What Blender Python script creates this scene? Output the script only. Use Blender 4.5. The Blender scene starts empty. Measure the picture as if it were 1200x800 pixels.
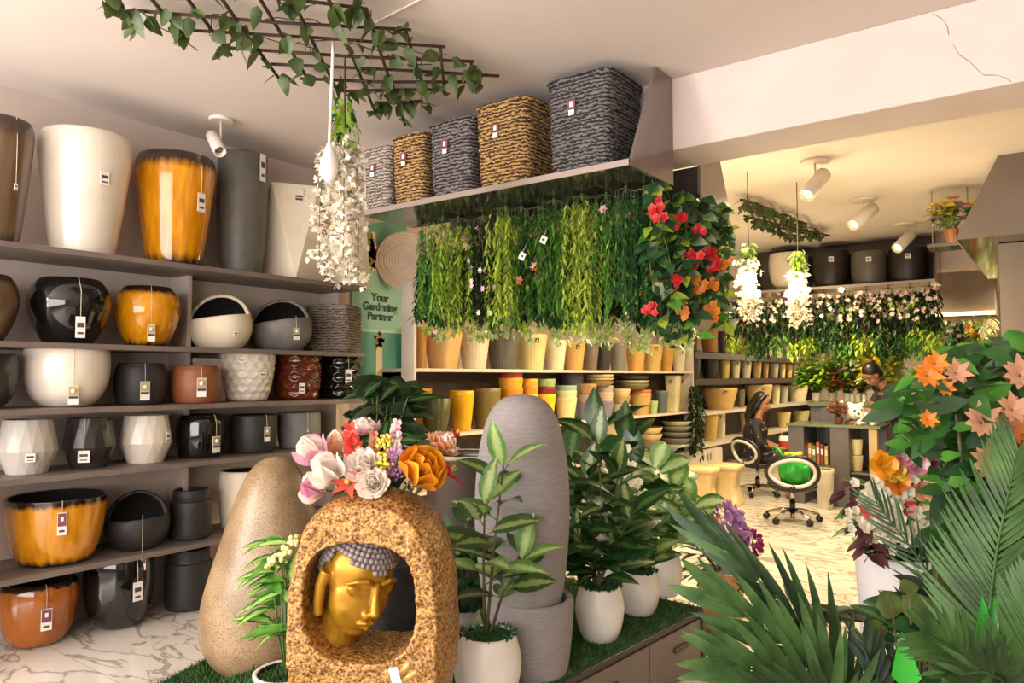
import bpy, bmesh, math, random
from mathutils import Vector, Matrix, noise
rnd = random.Random(7)
C = bpy.context.scene.collection
PI = math.pi
sin, cos = math.sin, math.cos
# ------------------------------------------------------------------ camera
FL = 867.0
CAMZ = 1.5
PITCH = math.atan(40.0 / FL)
FWD = Vector((-.6 * cos(PITCH), .8 * cos(PITCH), sin(PITCH)))
RGT = Vector((.8, .6, 0))
UPV = RGT.cross(FWD)
CAM = Vector((0, 0, CAMZ))
cd = bpy.data.cameras.new('camera'); cam = bpy.data.objects.new('camera', cd); C.objects.link(cam)
cd.sensor_width = 36; cd.lens = 36 * FL / 1200; cd.clip_start = .05; cd.clip_end = 100
M = Matrix((RGT, UPV, -FWD)).transposed().to_4x4(); M.translation = CAM
cam.matrix_world = M
bpy.context.scene.camera = cam

def ray(px, py):
    return FWD + RGT * ((px - 600) / FL) + UPV * ((400 - py) / FL)
def pz(px, py, z):
    d = ray(px, py); return CAM + d * ((z - CAMZ) / d.z)
def pX(px, py, x):
    d = ray(px, py); return CAM + d * (x / d.x)
def pY(px, py, y):
    d = ray(px, py); return CAM + d * (y / d.y)
def pt(px, py, t):
    return CAM + ray(px, py) * t
def depth(p):
    return (Vector(p) - CAM).dot(FWD)

# ------------------------------------------------------------------ objects
def tagp(o, label=None, cat=None, group=None, kind=None):
    if label: o['label'] = label
    if cat: o['category'] = cat
    if group: o['group'] = group
    if kind: o['kind'] = kind
    return o
def thing(name, label, cat, loc=(0, 0, 0), rz=0, group=None):
    o = bpy.data.objects.new(name, None); C.objects.link(o)
    o.empty_display_size = .05
    o.location = loc; o.rotation_euler = (0, 0, rz)
    return tagp(o, label, cat, group)

class MB:
    def __init__(s): s.v = []; s.mid = []; s.f = []; s.m = []; s.sm = []; s.mats = []
    def mi(s, m):
        if m not in s.mats: s.mats.append(m)
        return s.mats.index(m)
    def add(s, vs, fs, m, smooth=True):
        b = len(s.v); i = s.mi(m)
        s.v.extend([tuple(v) for v in vs])
        for f in fs:
            s.f.append(tuple(b + k for k in f)); s.m.append(i); s.sm.append(smooth)
    def box(s, c, d, m, rot=None, taper=1.0):
        x, y, z = d[0] / 2, d[1] / 2, d[2] / 2
        vs = [Vector((a * x * (taper if e > 0 else 1), b * y * (taper if e > 0 else 1), e * z)) for e in (-1, 1) for b in (-1, 1) for a in (-1, 1)]
        if rot is not None: vs = [rot @ v for v in vs]
        c = Vector(c)
        s.add([v + c for v in vs], [(0, 2, 3, 1), (4, 5, 7, 6), (0, 1, 5, 4), (2, 6, 7, 3), (0, 4, 6, 2), (1, 3, 7, 5)], m, False)
    def lathe(s, prof, m, n=32, c=(0, 0, 0), fn=None, capb=True, capt=False, smooth=True, sq=None, mats=None):
        """prof: (r,z) list; fn(a,i,r,z)->(r,z); sq: superellipse exponent"""
        vs = []; fs = []
        for i, (r, z) in enumerate(prof):
            for k in range(n):
                a = 2 * PI * k / n
                rr, zz = (r, z) if fn is None else fn(a, i, r, z)
                q = 1.0
                if sq: q = (abs(cos(a)) ** sq + abs(sin(a)) ** sq) ** (-1 / sq)
                vs.append((c[0] + rr * q * cos(a), c[1] + rr * q * sin(a), c[2] + zz))
        L = len(prof)
        b = len(s.v)
        s.v.extend(vs)
        for i in range(L - 1):
            mm = s.mi(m if mats is None else mats[i])
            for k in range(n):
                k2 = (k + 1) % n
                s.f.append((b + i * n + k, b + i * n + k2, b + (i + 1) * n + k2, b + (i + 1) * n + k)); s.m.append(mm); s.sm.append(smooth)
        if capb: s.f.append(tuple(b + k for k in range(n - 1, -1, -1))); s.m.append(s.mi(m)); s.sm.append(False)
        if capt:
            s.f.append(tuple(b + (L - 1) * n + k for k in range(n))); s.m.append(s.mi(m if mats is None else mats[-1])); s.sm.append(False)
    def tube(s, pts, r, m, n=6, cap=True):
        pts = [Vector(p) for p in pts]; L = len(pts)
        if L < 2: return
        rs = r if isinstance(r, (list, tuple)) else [r] * L
        t0 = (pts[1] - pts[0]).normalized()
        a = t0.orthogonal().normalized()
        vs = []; fs = []
        for i, p in enumerate(pts):
            t = (pts[min(i + 1, L - 1)] - pts[max(i - 1, 0)])
            if t.length < 1e-9: t = t0
            t.normalize()
            a = (a - t * a.dot(t))
            if a.length < 1e-6: a = t.orthogonal()
            a.normalize(); b = t.cross(a)
            for k in range(n):
                g = 2 * PI * k / n
                vs.append(p + (a * cos(g) + b * sin(g)) * rs[i])
        for i in range(L - 1):
            for k in range(n):
                k2 = (k + 1) % n
                fs.append((i * n + k, i * n + k2, (i + 1) * n + k2, (i + 1) * n + k))
        if cap:
            fs.append(tuple(range(n - 1, -1, -1))); fs.append(tuple((L - 1) * n + k for k in range(n)))
        s.add(vs, fs, m, True)
    def ball(s, c, r, m, n=10, sc=(1, 1, 1), rot=None):
        h = max(4, n // 2 + 1); vs = [Vector((0, 0, -1))]; fs = []
        for i in range(1, h):
            th = PI * i / h
            for k in range(n):
                a = 2 * PI * k / n
                vs.append(Vector((sin(th) * cos(a), sin(th) * sin(a), -cos(th))))
        vs.append(Vector((0, 0, 1))); top = len(vs) - 1
        for k in range(n):
            k2 = (k + 1) % n
            fs.append((0, 1 + k2, 1 + k)); fs.append((top, top - n + k, top - n + k2))
            for i in range(h - 2):
                fs.append((1 + i * n + k, 1 + i * n + k2, 1 + (i + 1) * n + k2, 1 + (i + 1) * n + k))
        c = Vector(c)
        out = []
        for v in vs:
            v = Vector((v.x * sc[0] * r, v.y * sc[1] * r, v.z * sc[2] * r))
            if rot is not None: v = rot @ v
            out.append(v + c)
        s.add(out, fs, m, True)
    def leaf(s, p, d, nrm, L, W, m, seg=4, shape=0, bend=.3, fold=.25, wav=0):
        """leaf blade from p along d, facing nrm; shape 0 pointed oval, 1 wide/heart, 2 strap, 3 spoon"""
        p = Vector(p); d = Vector(d).normalized(); nrm = Vector(nrm)
        sd = d.cross(nrm)
        if sd.length < 1e-5: sd = d.orthogonal()
        sd.normalize(); up = sd.cross(d).normalized()
        vs = []; fs = []; s.mid.extend(len(s.v) + 1 + 3 * i for i in range(seg + 1))
        for i in range(seg + 1):
            t = i / seg
            if shape == 0: w = sin(PI * min(1, t ** .8 * .97 + .02)) ** .9
            elif shape == 1: w = (sin(PI * (t ** .6) * .985 + .02)) ** .8
            elif shape == 2: w = min(1, .35 + 3 * t) * (1 - t ** 3) ** .7
            elif shape == 5: w = t / .3 if t < .3 else (1 - (t - .3) / .7) ** .8
            elif shape == 4: w = (.30 + .70 * sin(PI / 2 * min(1, t / .62))) * math.sqrt(max(.02, 1 - max(0, (t - .6) / .405) ** 2))
            else: w = sin(PI * (t ** 1.5 * .95 + .03)) ** .8
            w = max(w, .03) * W / 2
            ct = p + d * (L * t) - up * (bend * L * t * t)
            wv = wav * L * sin(t * 9)
            vs += [ct + sd * w + up * (fold * w + wv), ct, ct - sd * w + up * (fold * w - wv)]
        for i in range(seg):
            a = i * 3
            fs += [(a, a + 1, a + 4, a + 3), (a + 1, a + 2, a + 5, a + 4)]
        s.add(vs, fs, m, True)
    def quad(s, a, b, c_, d, m): s.add([a, b, c_, d], [(0, 1, 2, 3)], m, False)
    def build(s, name, parent=None, loc=None, label=None, cat=None, group=None, kind=None, bevel=0, rz=0):
        me = bpy.data.meshes.new(name)
        me.from_pydata(s.v, [], s.f)
        for m in s.mats: me.materials.append(m)
        me.polygons.foreach_set('material_index', s.m)
        me.polygons.foreach_set('use_smooth', s.sm)
        if s.mid:
            at = me.attributes.new('mid', 'FLOAT', 'POINT'); val = [0.0] * len(s.v)
            for i in s.mid: val[i] = 1.0
            at.data.foreach_set('value', val)
        me.update()
        o = bpy.data.objects.new(name, me); C.objects.link(o)
        if parent: o.parent = parent
        if loc is not None: o.location = loc
        if rz: o.rotation_euler = (0, 0, rz)
        if bevel:
            b = o.modifiers.new('bevel', 'BEVEL'); b.width = bevel; b.segments = 2; b.limit_method = 'ANGLE'
        return tagp(o, label, cat, group, kind)

def copy_tree(o, parent=None):
    c = o.copy(); C.objects.link(c)
    if parent: c.parent = parent
    for ch in list(o.children): copy_tree(ch, c)
    return c

# ------------------------------------------------------------------ materials
def srgb(h):
    if isinstance(h, str):
        h = h.lstrip('#'); c = [int(h[i:i + 2], 16) / 255 for i in (0, 2, 4)]
    else: c = [x / 255 for x in h]
    return tuple((x / 12.92 if x <= .04045 else ((x + .055) / 1.055) ** 2.4) for x in c) + (1,)
_mc = {}
def mat(name, c1, c2=None, rough=.5, metal=0, scale=8, stretch=(1, 1, 1), bump=0, bscale=None, detail=4, lo=.35, hi=.65,
        coat=0, coords='Object', sub=0, emit=None, es=0, ior=1.5, trans=0, rand=0, spec=.5):
    if name in _mc: return _mc[name]
    m = bpy.data.materials.new(name); m.use_nodes = True
    nt = m.node_tree; N = nt.nodes; L = nt.links; b = N['Principled BSDF']
    b.inputs['Roughness'].default_value = rough; b.inputs['Metallic'].default_value = metal
    b.inputs['IOR'].default_value = ior
    b.inputs['Specular IOR Level'].default_value = spec
    b.inputs['Coat Weight'].default_value = coat; b.inputs['Coat Roughness'].default_value = .08
    if trans: b.inputs['Transmission Weight'].default_value = trans
    if sub:
        b.inputs['Subsurface Weight'].default_value = sub; b.inputs['Subsurface Radius'].default_value = (.02, .015, .008); b.inputs['Subsurface Scale'].default_value = .5
    b.inputs['Base Color'].default_value = srgb(c1)
    if emit: b.inputs['Emission Color'].default_value = srgb(emit); b.inputs['Emission Strength'].default_value = es
    tc = N.new('ShaderNodeTexCoord'); mp = N.new('ShaderNodeMapping'); mp.inputs['Scale'].default_value = stretch
    L.new(tc.outputs[coords], mp.inputs['Vector'])
    col = None
    if c2:
        n = N.new('ShaderNodeTexNoise'); n.inputs['Scale'].default_value = scale; n.inputs['Detail'].default_value = detail
        L.new(mp.outputs['Vector'], n.inputs['Vector'])
        r = N.new('ShaderNodeValToRGB'); r.color_ramp.elements[0].position = lo; r.color_ramp.elements[1].position = hi
        r.color_ramp.elements[0].color = srgb(c1); r.color_ramp.elements[1].color = srgb(c2)
        L.new(n.outputs['Fac'], r.inputs['Fac']); col = r.outputs['Color']
        L.new(col, b.inputs['Base Color'])
    if rand:
        oi = N.new('ShaderNodeObjectInfo'); hs = N.new('ShaderNodeHueSaturation')
        mr = N.new('ShaderNodeMapRange'); mr.inputs['To Min'].default_value = 1 - rand; mr.inputs['To Max'].default_value = 1 + rand
        L.new(oi.outputs['Random'], mr.inputs['Value']); L.new(mr.outputs['Result'], hs.inputs['Value'])
        if col: L.new(col, hs.inputs['Color'])
        else: hs.inputs['Color'].default_value = srgb(c1)
        L.new(hs.outputs['Color'], b.inputs['Base Color'])
    if bump:
        n2 = N.new('ShaderNodeTexNoise'); n2.inputs['Scale'].default_value = bscale or scale * 4; n2.inputs['Detail'].default_value = 3
        L.new(mp.outputs['Vector'], n2.inputs['Vector'])
        bp = N.new('ShaderNodeBump'); bp.inputs['Strength'].default_value = bump; bp.inputs['Distance'].default_value = .01
        L.new(n2.outputs['Fac'], bp.inputs['Height']); L.new(bp.outputs['Normal'], b.inputs['Normal'])
    m['bsdf'] = 1
    _mc[name] = m
    return m
def nodes(m): return m.node_tree.nodes, m.node_tree.links, m.node_tree.nodes['Principled BSDF']

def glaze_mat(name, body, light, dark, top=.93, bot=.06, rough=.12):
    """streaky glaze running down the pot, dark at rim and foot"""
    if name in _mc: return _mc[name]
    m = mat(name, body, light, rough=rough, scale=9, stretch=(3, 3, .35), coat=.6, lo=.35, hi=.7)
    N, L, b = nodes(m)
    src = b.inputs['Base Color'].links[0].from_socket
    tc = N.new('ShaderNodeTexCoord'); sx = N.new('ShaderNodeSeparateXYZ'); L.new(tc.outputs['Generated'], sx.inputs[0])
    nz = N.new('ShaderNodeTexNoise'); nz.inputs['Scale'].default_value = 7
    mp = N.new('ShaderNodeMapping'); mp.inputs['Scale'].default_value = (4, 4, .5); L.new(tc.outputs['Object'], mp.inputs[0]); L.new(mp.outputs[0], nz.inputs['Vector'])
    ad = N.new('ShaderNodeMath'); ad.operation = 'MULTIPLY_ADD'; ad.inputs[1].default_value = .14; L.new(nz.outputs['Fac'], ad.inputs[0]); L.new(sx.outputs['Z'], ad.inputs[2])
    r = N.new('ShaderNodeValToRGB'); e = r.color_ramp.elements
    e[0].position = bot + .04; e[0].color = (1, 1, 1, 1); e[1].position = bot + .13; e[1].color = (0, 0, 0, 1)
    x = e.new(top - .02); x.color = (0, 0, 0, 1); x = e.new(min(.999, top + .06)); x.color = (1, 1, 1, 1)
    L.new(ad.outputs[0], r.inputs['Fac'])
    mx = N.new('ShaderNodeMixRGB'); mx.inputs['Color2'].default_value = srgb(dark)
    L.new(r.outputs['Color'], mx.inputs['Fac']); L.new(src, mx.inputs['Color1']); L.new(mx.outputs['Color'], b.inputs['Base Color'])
    return m

def leaf_mat(name, c1, c2, rough=.45, scale=30, sub=0, rand=.0, stretch=(1, 1, 1), lo=.3, hi=.7, vein=None, vw=.5):
    m = mat(name, c1, c2, rough=rough, scale=scale, lo=lo, hi=hi, rand=rand, stretch=stretch)
    if 'tl' in m: return m
    m['tl'] = 1
    N, L, b = nodes(m)
    tr = N.new('ShaderNodeBsdfTranslucent'); mx = N.new('ShaderNodeMixShader'); mx.inputs[0].default_value = .25
    cs = b.inputs['Base Color'].links[0].from_socket
    if vein:      # paler blade along the midrib
        at = N.new('ShaderNodeAttribute'); at.attribute_name = 'mid'
        nz = N.new('ShaderNodeTexNoise'); nz.inputs['Scale'].default_value = 60; tc = N.new('ShaderNodeTexCoord'); L.new(tc.outputs['Object'], nz.inputs['Vector'])
        ad = N.new('ShaderNodeMath'); ad.operation = 'MULTIPLY_ADD'; ad.inputs[1].default_value = .5; L.new(nz.outputs['Fac'], ad.inputs[0]); L.new(at.outputs['Fac'], ad.inputs[2])
        rp = N.new('ShaderNodeValToRGB'); rp.color_ramp.elements[0].position = 1.25 - vw - .18; rp.color_ramp.elements[1].position = min(1, 1.25 - vw + .18)
        L.new(ad.outputs[0], rp.inputs['Fac'])
        vm = N.new('ShaderNodeMixRGB'); vm.inputs['Color2'].default_value = srgb(vein); L.new(rp.outputs['Color'], vm.inputs['Fac']); L.new(cs, vm.inputs['Color1']); cs = vm.outputs['Color']; L.new(cs, b.inputs['Base Color'])
    L.new(cs, tr.inputs['Color']); out = N['Material Output']
    L.new(b.outputs[0], mx.inputs[1]); L.new(tr.outputs[0], mx.inputs[2]); L.new(mx.outputs[0], out.inputs['Surface'])
    return m

def marble():
    m = mat('marble_floor', '#cbc2b6', '#ddd6cc', rough=.12, scale=1.5, lo=.3, hi=.7)
    N, L, b = nodes(m)
    src = b.inputs['Base Color'].links[0].from_socket
    tc = N.new('ShaderNodeTexCoord'); mp = N.new('ShaderNodeMapping'); mp.inputs['Rotation'].default_value = (0, 0, .9); mp.inputs['Scale'].default_value = (1, 2.2, 1)
    L.new(tc.outputs['Object'], mp.inputs[0])
    n = N.new('ShaderNodeTexNoise'); n.inputs['Scale'].default_value = 1.6; n.inputs['Detail'].default_value = 7; n.inputs['Distortion'].default_value = 1.6
    L.new(mp.outputs[0], n.inputs['Vector'])
    s1 = N.new('ShaderNodeMath'); s1.operation = 'SUBTRACT'; s1.inputs[1].default_value = .5; L.new(n.outputs['Fac'], s1.inputs[0])
    ab = N.new('ShaderNodeMath'); ab.operation = 'ABSOLUTE'; L.new(s1.outputs[0], ab.inputs[0])
    r = N.new('ShaderNodeValToRGB'); r.color_ramp.elements[0].color = (.75, .75, .75, 1); r.color_ramp.elements[1].color = (0, 0, 0, 1)
    r.color_ramp.elements[0].position = 0; r.color_ramp.elements[1].position = .035
    L.new(ab.outputs[0], r.inputs['Fac'])
    mx = N.new('ShaderNodeMixRGB'); mx.inputs['Color2'].default_value = srgb('#7a6a5c'); L.new(r.outputs['Color'], mx.inputs['Fac']); L.new(src, mx.inputs['Color1'])
    br = N.new('ShaderNodeTexBrick'); br.offset = 0; br.inputs['Scale'].default_value = 1; br.inputs['Mortar Size'].default_value = .002; br.inputs['Brick Width'].default_value = 1.2; br.inputs['Row Height'].default_value = .6
    br.inputs['Color1'].default_value = (1, 1, 1, 1); br.inputs['Color2'].default_value = (1, 1, 1, 1); br.inputs['Mortar'].default_value = (.55, .5, .45, 1)
    L.new(tc.outputs['Object'], br.inputs['Vector'])
    m2 = N.new('ShaderNodeMixRGB'); m2.blend_type = 'MULTIPLY'; m2.inputs['Fac'].default_value = 1; L.new(mx.outputs['Color'], m2.inputs['Color1']); L.new(br.outputs['Color'], m2.inputs['Color2'])
    L.new(m2.outputs['Color'], b.inputs['Base Color'])
    return m

def weave_mat(name, dark, light, sc=1.0):
    """twisted strands laid in rows: banded along the height, broken up into short dashes"""
    if name in _mc: return _mc[name]
    m = mat(name, dark, light, rough=.75, scale=30, stretch=(1, 1, 2.2))
    N, L, b = nodes(m)
    tc = N.new('ShaderNodeTexCoord')
    wv = N.new('ShaderNodeTexWave'); wv.bands_direction = 'Z'; wv.inputs['Scale'].default_value = 15 * sc; wv.inputs['Distortion'].default_value = 5; wv.inputs['Detail'].default_value = 2; wv.inputs['Detail Scale'].default_value = 2.5
    L.new(tc.outputs['Object'], wv.inputs['Vector'])
    mp = N.new('ShaderNodeMapping'); mp.inputs['Scale'].default_value = (1, 1, 2.2); L.new(tc.outputs['Object'], mp.inputs['Vector'])
    nz = N.new('ShaderNodeTexNoise'); nz.inputs['Scale'].default_value = 38; nz.inputs['Detail'].default_value = 2; L.new(mp.outputs['Vector'], nz.inputs['Vector'])
    ad = N.new('ShaderNodeMath'); ad.operation = 'MULTIPLY_ADD'; ad.inputs[1].default_value = 1.1; L.new(nz.outputs['Fac'], ad.inputs[0])
    hf = N.new('ShaderNodeMath'); hf.operation = 'MULTIPLY_ADD'; hf.inputs[1].default_value = .55; hf.inputs[2].default_value = -.32; L.new(wv.outputs['Fac'], hf.inputs[0]); L.new(hf.outputs[0], ad.inputs[2])
    r = N.new('ShaderNodeValToRGB'); r.color_ramp.elements[0].position = .34; r.color_ramp.elements[1].position = .66; r.color_ramp.elements[0].color = srgb(dark); r.color_ramp.elements[1].color = srgb(light)
    L.new(ad.outputs[0], r.inputs['Fac']); L.new(r.outputs['Color'], b.inputs['Base Color'])
    bp = N.new('ShaderNodeBump'); bp.inputs['Strength'].default_value = 1; bp.inputs['Distance'].default_value = .012; L.new(ad.outputs[0], bp.inputs['Height']); L.new(bp.outputs['Normal'], b.inputs['Normal'])
    return m

# ------------------------------------------------------------------ room
CEIL = pX(200, 153, -4.92).z
WX = -4.92
BY0, BY1 = 3.87, 4.25
BZ = 2.78
m_wall = mat('wall_paint', '#c4b3a8', '#cbbbb0', rough=.85, scale=2, bump=.03, bscale=60)
m_ceil = mat('ceiling_paint', '#d5c8c0', '#dbcec6', rough=.9, scale=1.2)
m_beam = mat('beam_paint', '#d3c2ba', '#d9c9c2', rough=.85, scale=3)
m_floor = marble()
def struct(name, mb, **k):
    return mb.build(name, kind='structure', **k)
b = MB(); b.box((-.4, 7.5, -.05), (9.2, 22, .1), m_floor); struct('floor', b)
b = MB(); b.box((-.4, 7.5, CEIL + .05), (9.2, 22, .1), m_ceil); struct('ceiling', b)
b = MB(); b.box((WX - .05, 7.5, CEIL / 2), (.1, 22, CEIL), m_wall); struct('wall_left', b)
b = MB(); b.box((-.4, 17.85, CEIL / 2), (9.2, .1, CEIL), m_wall); struct('wall_back', b)
b = MB(); b.box((4.15, 7.5, CEIL / 2), (.1, 22, CEIL), m_wall); struct('wall_right', b)
# beam across the ceiling, with a crack in its plaster
m_crack = mat('plaster_crack', '#8d7b6d', '#a3917f', rough=1, scale=40)
b = MB(); b.box((-.42, (BY0 + BY1) / 2, (BZ + CEIL) / 2), (9.0, BY1 - BY0, CEIL - BZ), m_beam)
beam = struct('trim_1', b, bevel=.006)
b = MB()
def crack(pxs):
    ps = [pY(x, y, BY0 - .0005) for x, y in pxs]
    for p, q in zip(ps, ps[1:]):
        w = Vector((q - p)).cross(Vector((0, 1, 0))).normalized() * rnd.uniform(.0012, .003)
        dy = Vector((0, .003, 0))
        b.add([p + w, q + w, q - w, p - w, p + w + dy, q + w + dy, q - w + dy, p - w + dy], [(0, 1, 2, 3), (7, 6, 5, 4), (0, 4, 5, 1), (2, 6, 7, 3)], m_crack, False)
crack([(1093, 16), (1104, 22), (1110, 30), (1112, 41)])
crack([(1117, 52), (1124, 64), (1136, 72), (1146, 82), (1153, 88), (1168, 88), (1178, 91), (1185, 96)])
b.build('crack', parent=beam)
# ------------------------------------------------------------------ left wall shelving
SX = -4.42
SZ = [2.205, 1.681, 1.321, .958, .443]
m_shelf = mat('shelf_laminate', '#6e625c', '#7a6d65', rough=.45, scale=5)
m_upright = mat('upright_laminate', '#b9a79a', '#c2b1a5', rough=.6, scale=4)
unit = thing('display_shelving', 'long wall shelving with five brown-grey boards holding big pots on the left wall', 'shelving', (WX + .25, 2.3, 0))
def rel(o, p): return Vector(p) - Vector(o.location)
for z in SZ:
    b = MB(); b.box((0, 0, 0), (.5, 3.4, .032), m_shelf)
    b.build('shelf', unit, rel(unit, ((WX + SX) / 2 + .001, 2.27, z - .016)), bevel=.003)
for y in (.75, 2.66, 3.93):
    b = MB(); b.box((0, 0, 0), (.22, .03, SZ[0] - .034), m_upright)
    b.build('upright', unit, rel(unit, (WX + .112, y, (SZ[0] - .034) / 2 + .001)), bevel=.002)

# ---- pots
def interp(prof, z):
    for (r0, z0), (r1, z1) in zip(prof, prof[1:]):
        if z0 <= z <= z1 and z1 > z0: return r0 + (r1 - r0) * (z - z0) / (z1 - z0)
    return prof[-1][0]
def smooth(prof, k=5):
    """Catmull-Rom through the outline"""
    out = []
    P = [prof[0]] + list(prof) + [prof[-1]]
    for i in range(1, len(P) - 2):
        for j in range(k):
            t = j / k
            out.append(tuple(.5 * ((2 * P[i][q]) + (-P[i - 1][q] + P[i + 1][q]) * t + (2 * P[i - 1][q] - 5 * P[i][q] + 4 * P[i + 1][q] - P[i + 2][q]) * t * t + (-P[i - 1][q] + 3 * P[i][q] - 3 * P[i + 1][q] + P[i + 2][q]) * t ** 3) for q in (0, 1)))
    out.append(prof[-1]); return out
def potmesh(prof, R, H, m, m_in=None, n=40, fn=None, sq=None, th=.018, k=5, rim=True):
    """open pot with a real wall; returns MB"""
    P = [(r * R, z * H) for r, z in (smooth(prof, k) if k > 1 else prof)]
    rt, zt = P[-1]
    th = min(th, rt * .2)
    inn = [(max(.004, r - th), z) for r, z in P if z > H * .12][::-1]
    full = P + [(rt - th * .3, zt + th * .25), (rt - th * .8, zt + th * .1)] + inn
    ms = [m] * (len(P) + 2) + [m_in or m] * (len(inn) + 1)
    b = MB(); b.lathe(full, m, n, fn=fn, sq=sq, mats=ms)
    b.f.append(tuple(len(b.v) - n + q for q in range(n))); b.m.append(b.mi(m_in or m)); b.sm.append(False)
    return b
m_card = mat('tag_card', '#ece4dc', rough=.6); m_print = mat('tag_print', '#3a3034', '#5b4a50', rough=.6, scale=300)
m_plum = mat('tag_plum', '#6a3140', '#8a5560', rough=.6, scale=250); m_tan = mat('tag_tan', '#b5a070', rough=.6)
m_string = mat('tag_string', '#d8ccb4', rough=.9)
def hang_tag(pot, prof, R, H, f, s, z_hi, z_lo, style=0, w=.045, string=True):
    """price tag on a string: s = sideways position (-1..1) seen from the aisle"""
    a = f + math.asin(max(-.95, min(.95, s)))
    out = Vector((cos(a), sin(a), 0)); tg = Vector((-sin(a), cos(a), 0))
    def rad(z): return interp(prof, z / H) * R
    rc = max(rad(z_lo + (z_hi - z_lo) * q / 4) for q in range(5)) + .008
    rs = max([rad(z_hi + (H - z_hi) * q / 6) for q in range(7)]) + .004
    rc = max(rc, rs) if string else rc
    h = z_hi - z_lo
    R3 = Matrix((tg, -out, Vector((0, 0, 1)))).transposed()
    b = MB()
    b.box((0, 0, 0), (w, .003, h), m_card, R3)
    if style == 0:
        b.box(-.0018 * -out + Vector((0, 0, h * .1)), (w * .7, .002, h * .22), m_print, R3)
        b.box(.0018 * out + Vector((0, 0, -h * .28)), (w * .6, .002, h * .1), m_print, R3)
    elif style == 1:
        b.box(.0018 * out + Vector((0, 0, h * .22)), (w * .94, .002, h * .5), m_tan, R3)
        b.ball(.002 * out + Vector((0, 0, h * .22)), w * .25, m_card, 10, (1, 1, 1))
        b.box(.0018 * out + Vector((0, 0, -h * .12)), (w * .9, .002, h * .14), m_print, R3)
    else:
        b.box(.0018 * out + Vector((0, 0, h * .18)), (w * .9, .002, h * .58), m_plum, R3)
        b.box(.003 * out + Vector((0, 0, h * .22)), (w * .3, .002, h * .2), m_card, R3)
        b.box(.0018 * out + Vector((0, 0, -h * .32)), (w * .6, .002, h * .1), m_print, R3)
    tg_o = b.build('price_tag' if string else 'sticker', pot, out * rc + Vector((0, 0, (z_hi + z_lo) / 2)))
    if string:
        b = MB(); base = out * rc + Vector((0, 0, (z_hi + z_lo) / 2))
        pts = [out * (rad(H) - .012) + Vector((0, 0, H + .006)), out * (rad(H) + .004) + Vector((0, 0, H + .004)), out * rs + Vector((0, 0, H - (H - z_hi) * .35)), out * rc + Vector((0, 0, z_hi))]
        b.tube([p - base for p in pts], .0016, m_string, 4); b.build('string', tg_o)
def where(px0, px1, ytop, zs, Xc):
    cx = (px0 + px1) / 2
    p = pX(cx, 440, Xc); t = depth(p); u = (cx - 600) / FL
    R = (px1 - px0) / 2 * t / FL / math.sqrt(1 + u * u)
    q = pX(cx, ytop, Xc + R * .6)
    return Vector((p.x, p.y, zs)), R, q.z - zs, math.atan2(-p.y, -p.x)

T_TAPER = [(.64, 0), (.68, .02), (.82, .35), (.93, .65), (1, .86), (.99, .94), (.95, .985), (.92, 1)]
T_ROUND = [(.52, 0), (.60, .03), (.80, .22), (.94, .43), (1, .60), (.985, .72), (.92, .86), (.82, .95), (.74, 1)]
T_BOWL = [(.48, 0), (.60, .035), (.82, .18), (.96, .42), (1, .65), (.985, .88), (.95, 1)]
T_CYL = [(.82, 0), (.9, .06), (.97, .3), (1, .6), (.98, .92), (.95, 1)]
T_TALL = [(.76, 0), (.80, .04), (.9, .25), (.98, .55), (1, .75), (.97, 1)]
T_CUP = [(.62, 0), (.70, .03), (.82, .2), (.94, .55), (.99, .85), (1, 1)]
T_DRUM = [(.80, 0), (.88, .04), (.97, .3), (1, .55), (.96, .85), (.90, .96), (.88, 1)]
m_white = mat('white_glaze', '#dccfbe', '#e2d7c8', rough=.3, scale=5, coat=.25)
m_blackg = mat('black_glaze', '#0b0a0a', '#141211', rough=.06, scale=5, coat=.7)
m_blackm = mat('black_matte', '#262222', '#302b2a', rough=.55, scale=20, bump=.08)
m_grey = mat('grey_matte', '#726e69', '#7c7873', rough=.55, scale=12, bump=.05)
m_slate = mat('slate_matte', '#57534d', '#625e57', rough=.5, scale=10)
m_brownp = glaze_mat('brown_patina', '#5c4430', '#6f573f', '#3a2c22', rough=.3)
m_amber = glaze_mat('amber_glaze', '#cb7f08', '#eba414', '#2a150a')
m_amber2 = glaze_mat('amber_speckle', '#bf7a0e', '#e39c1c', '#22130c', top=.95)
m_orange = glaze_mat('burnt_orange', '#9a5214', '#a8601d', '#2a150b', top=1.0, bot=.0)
m_terra = mat('terracotta_brown', '#7c4527', '#8b5230', rough=.5, scale=8, stretch=(1, 1, .3), bump=.1)
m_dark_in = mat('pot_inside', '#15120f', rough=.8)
m_cream = mat('cream_resin', '#e0d0b4', '#e6d8c0', rough=.45, scale=6)
m_greybowl = mat('grey_resin', '#6f6a66', '#7b7672', rough=.45, scale=7)
m_ivory = mat('ivory_resin', '#dccdb4', '#e4d7c2', rough=.5, scale=4)
m_redbrown = mat('red_brown_glaze', '#57230f', '#6c3016', rough=.14, scale=10, coat=.4)
m_pale = mat('pale_grey_glaze', '#b3aca2', '#bfb8ae', rough=.35, scale=6)
m_charcoal = mat('charcoal_glaze', '#2a2523', '#373130', rough=.25, scale=12)
m_rope = weave_mat('grey_rope_weave', '#55493f', '#9c8f80')

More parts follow.
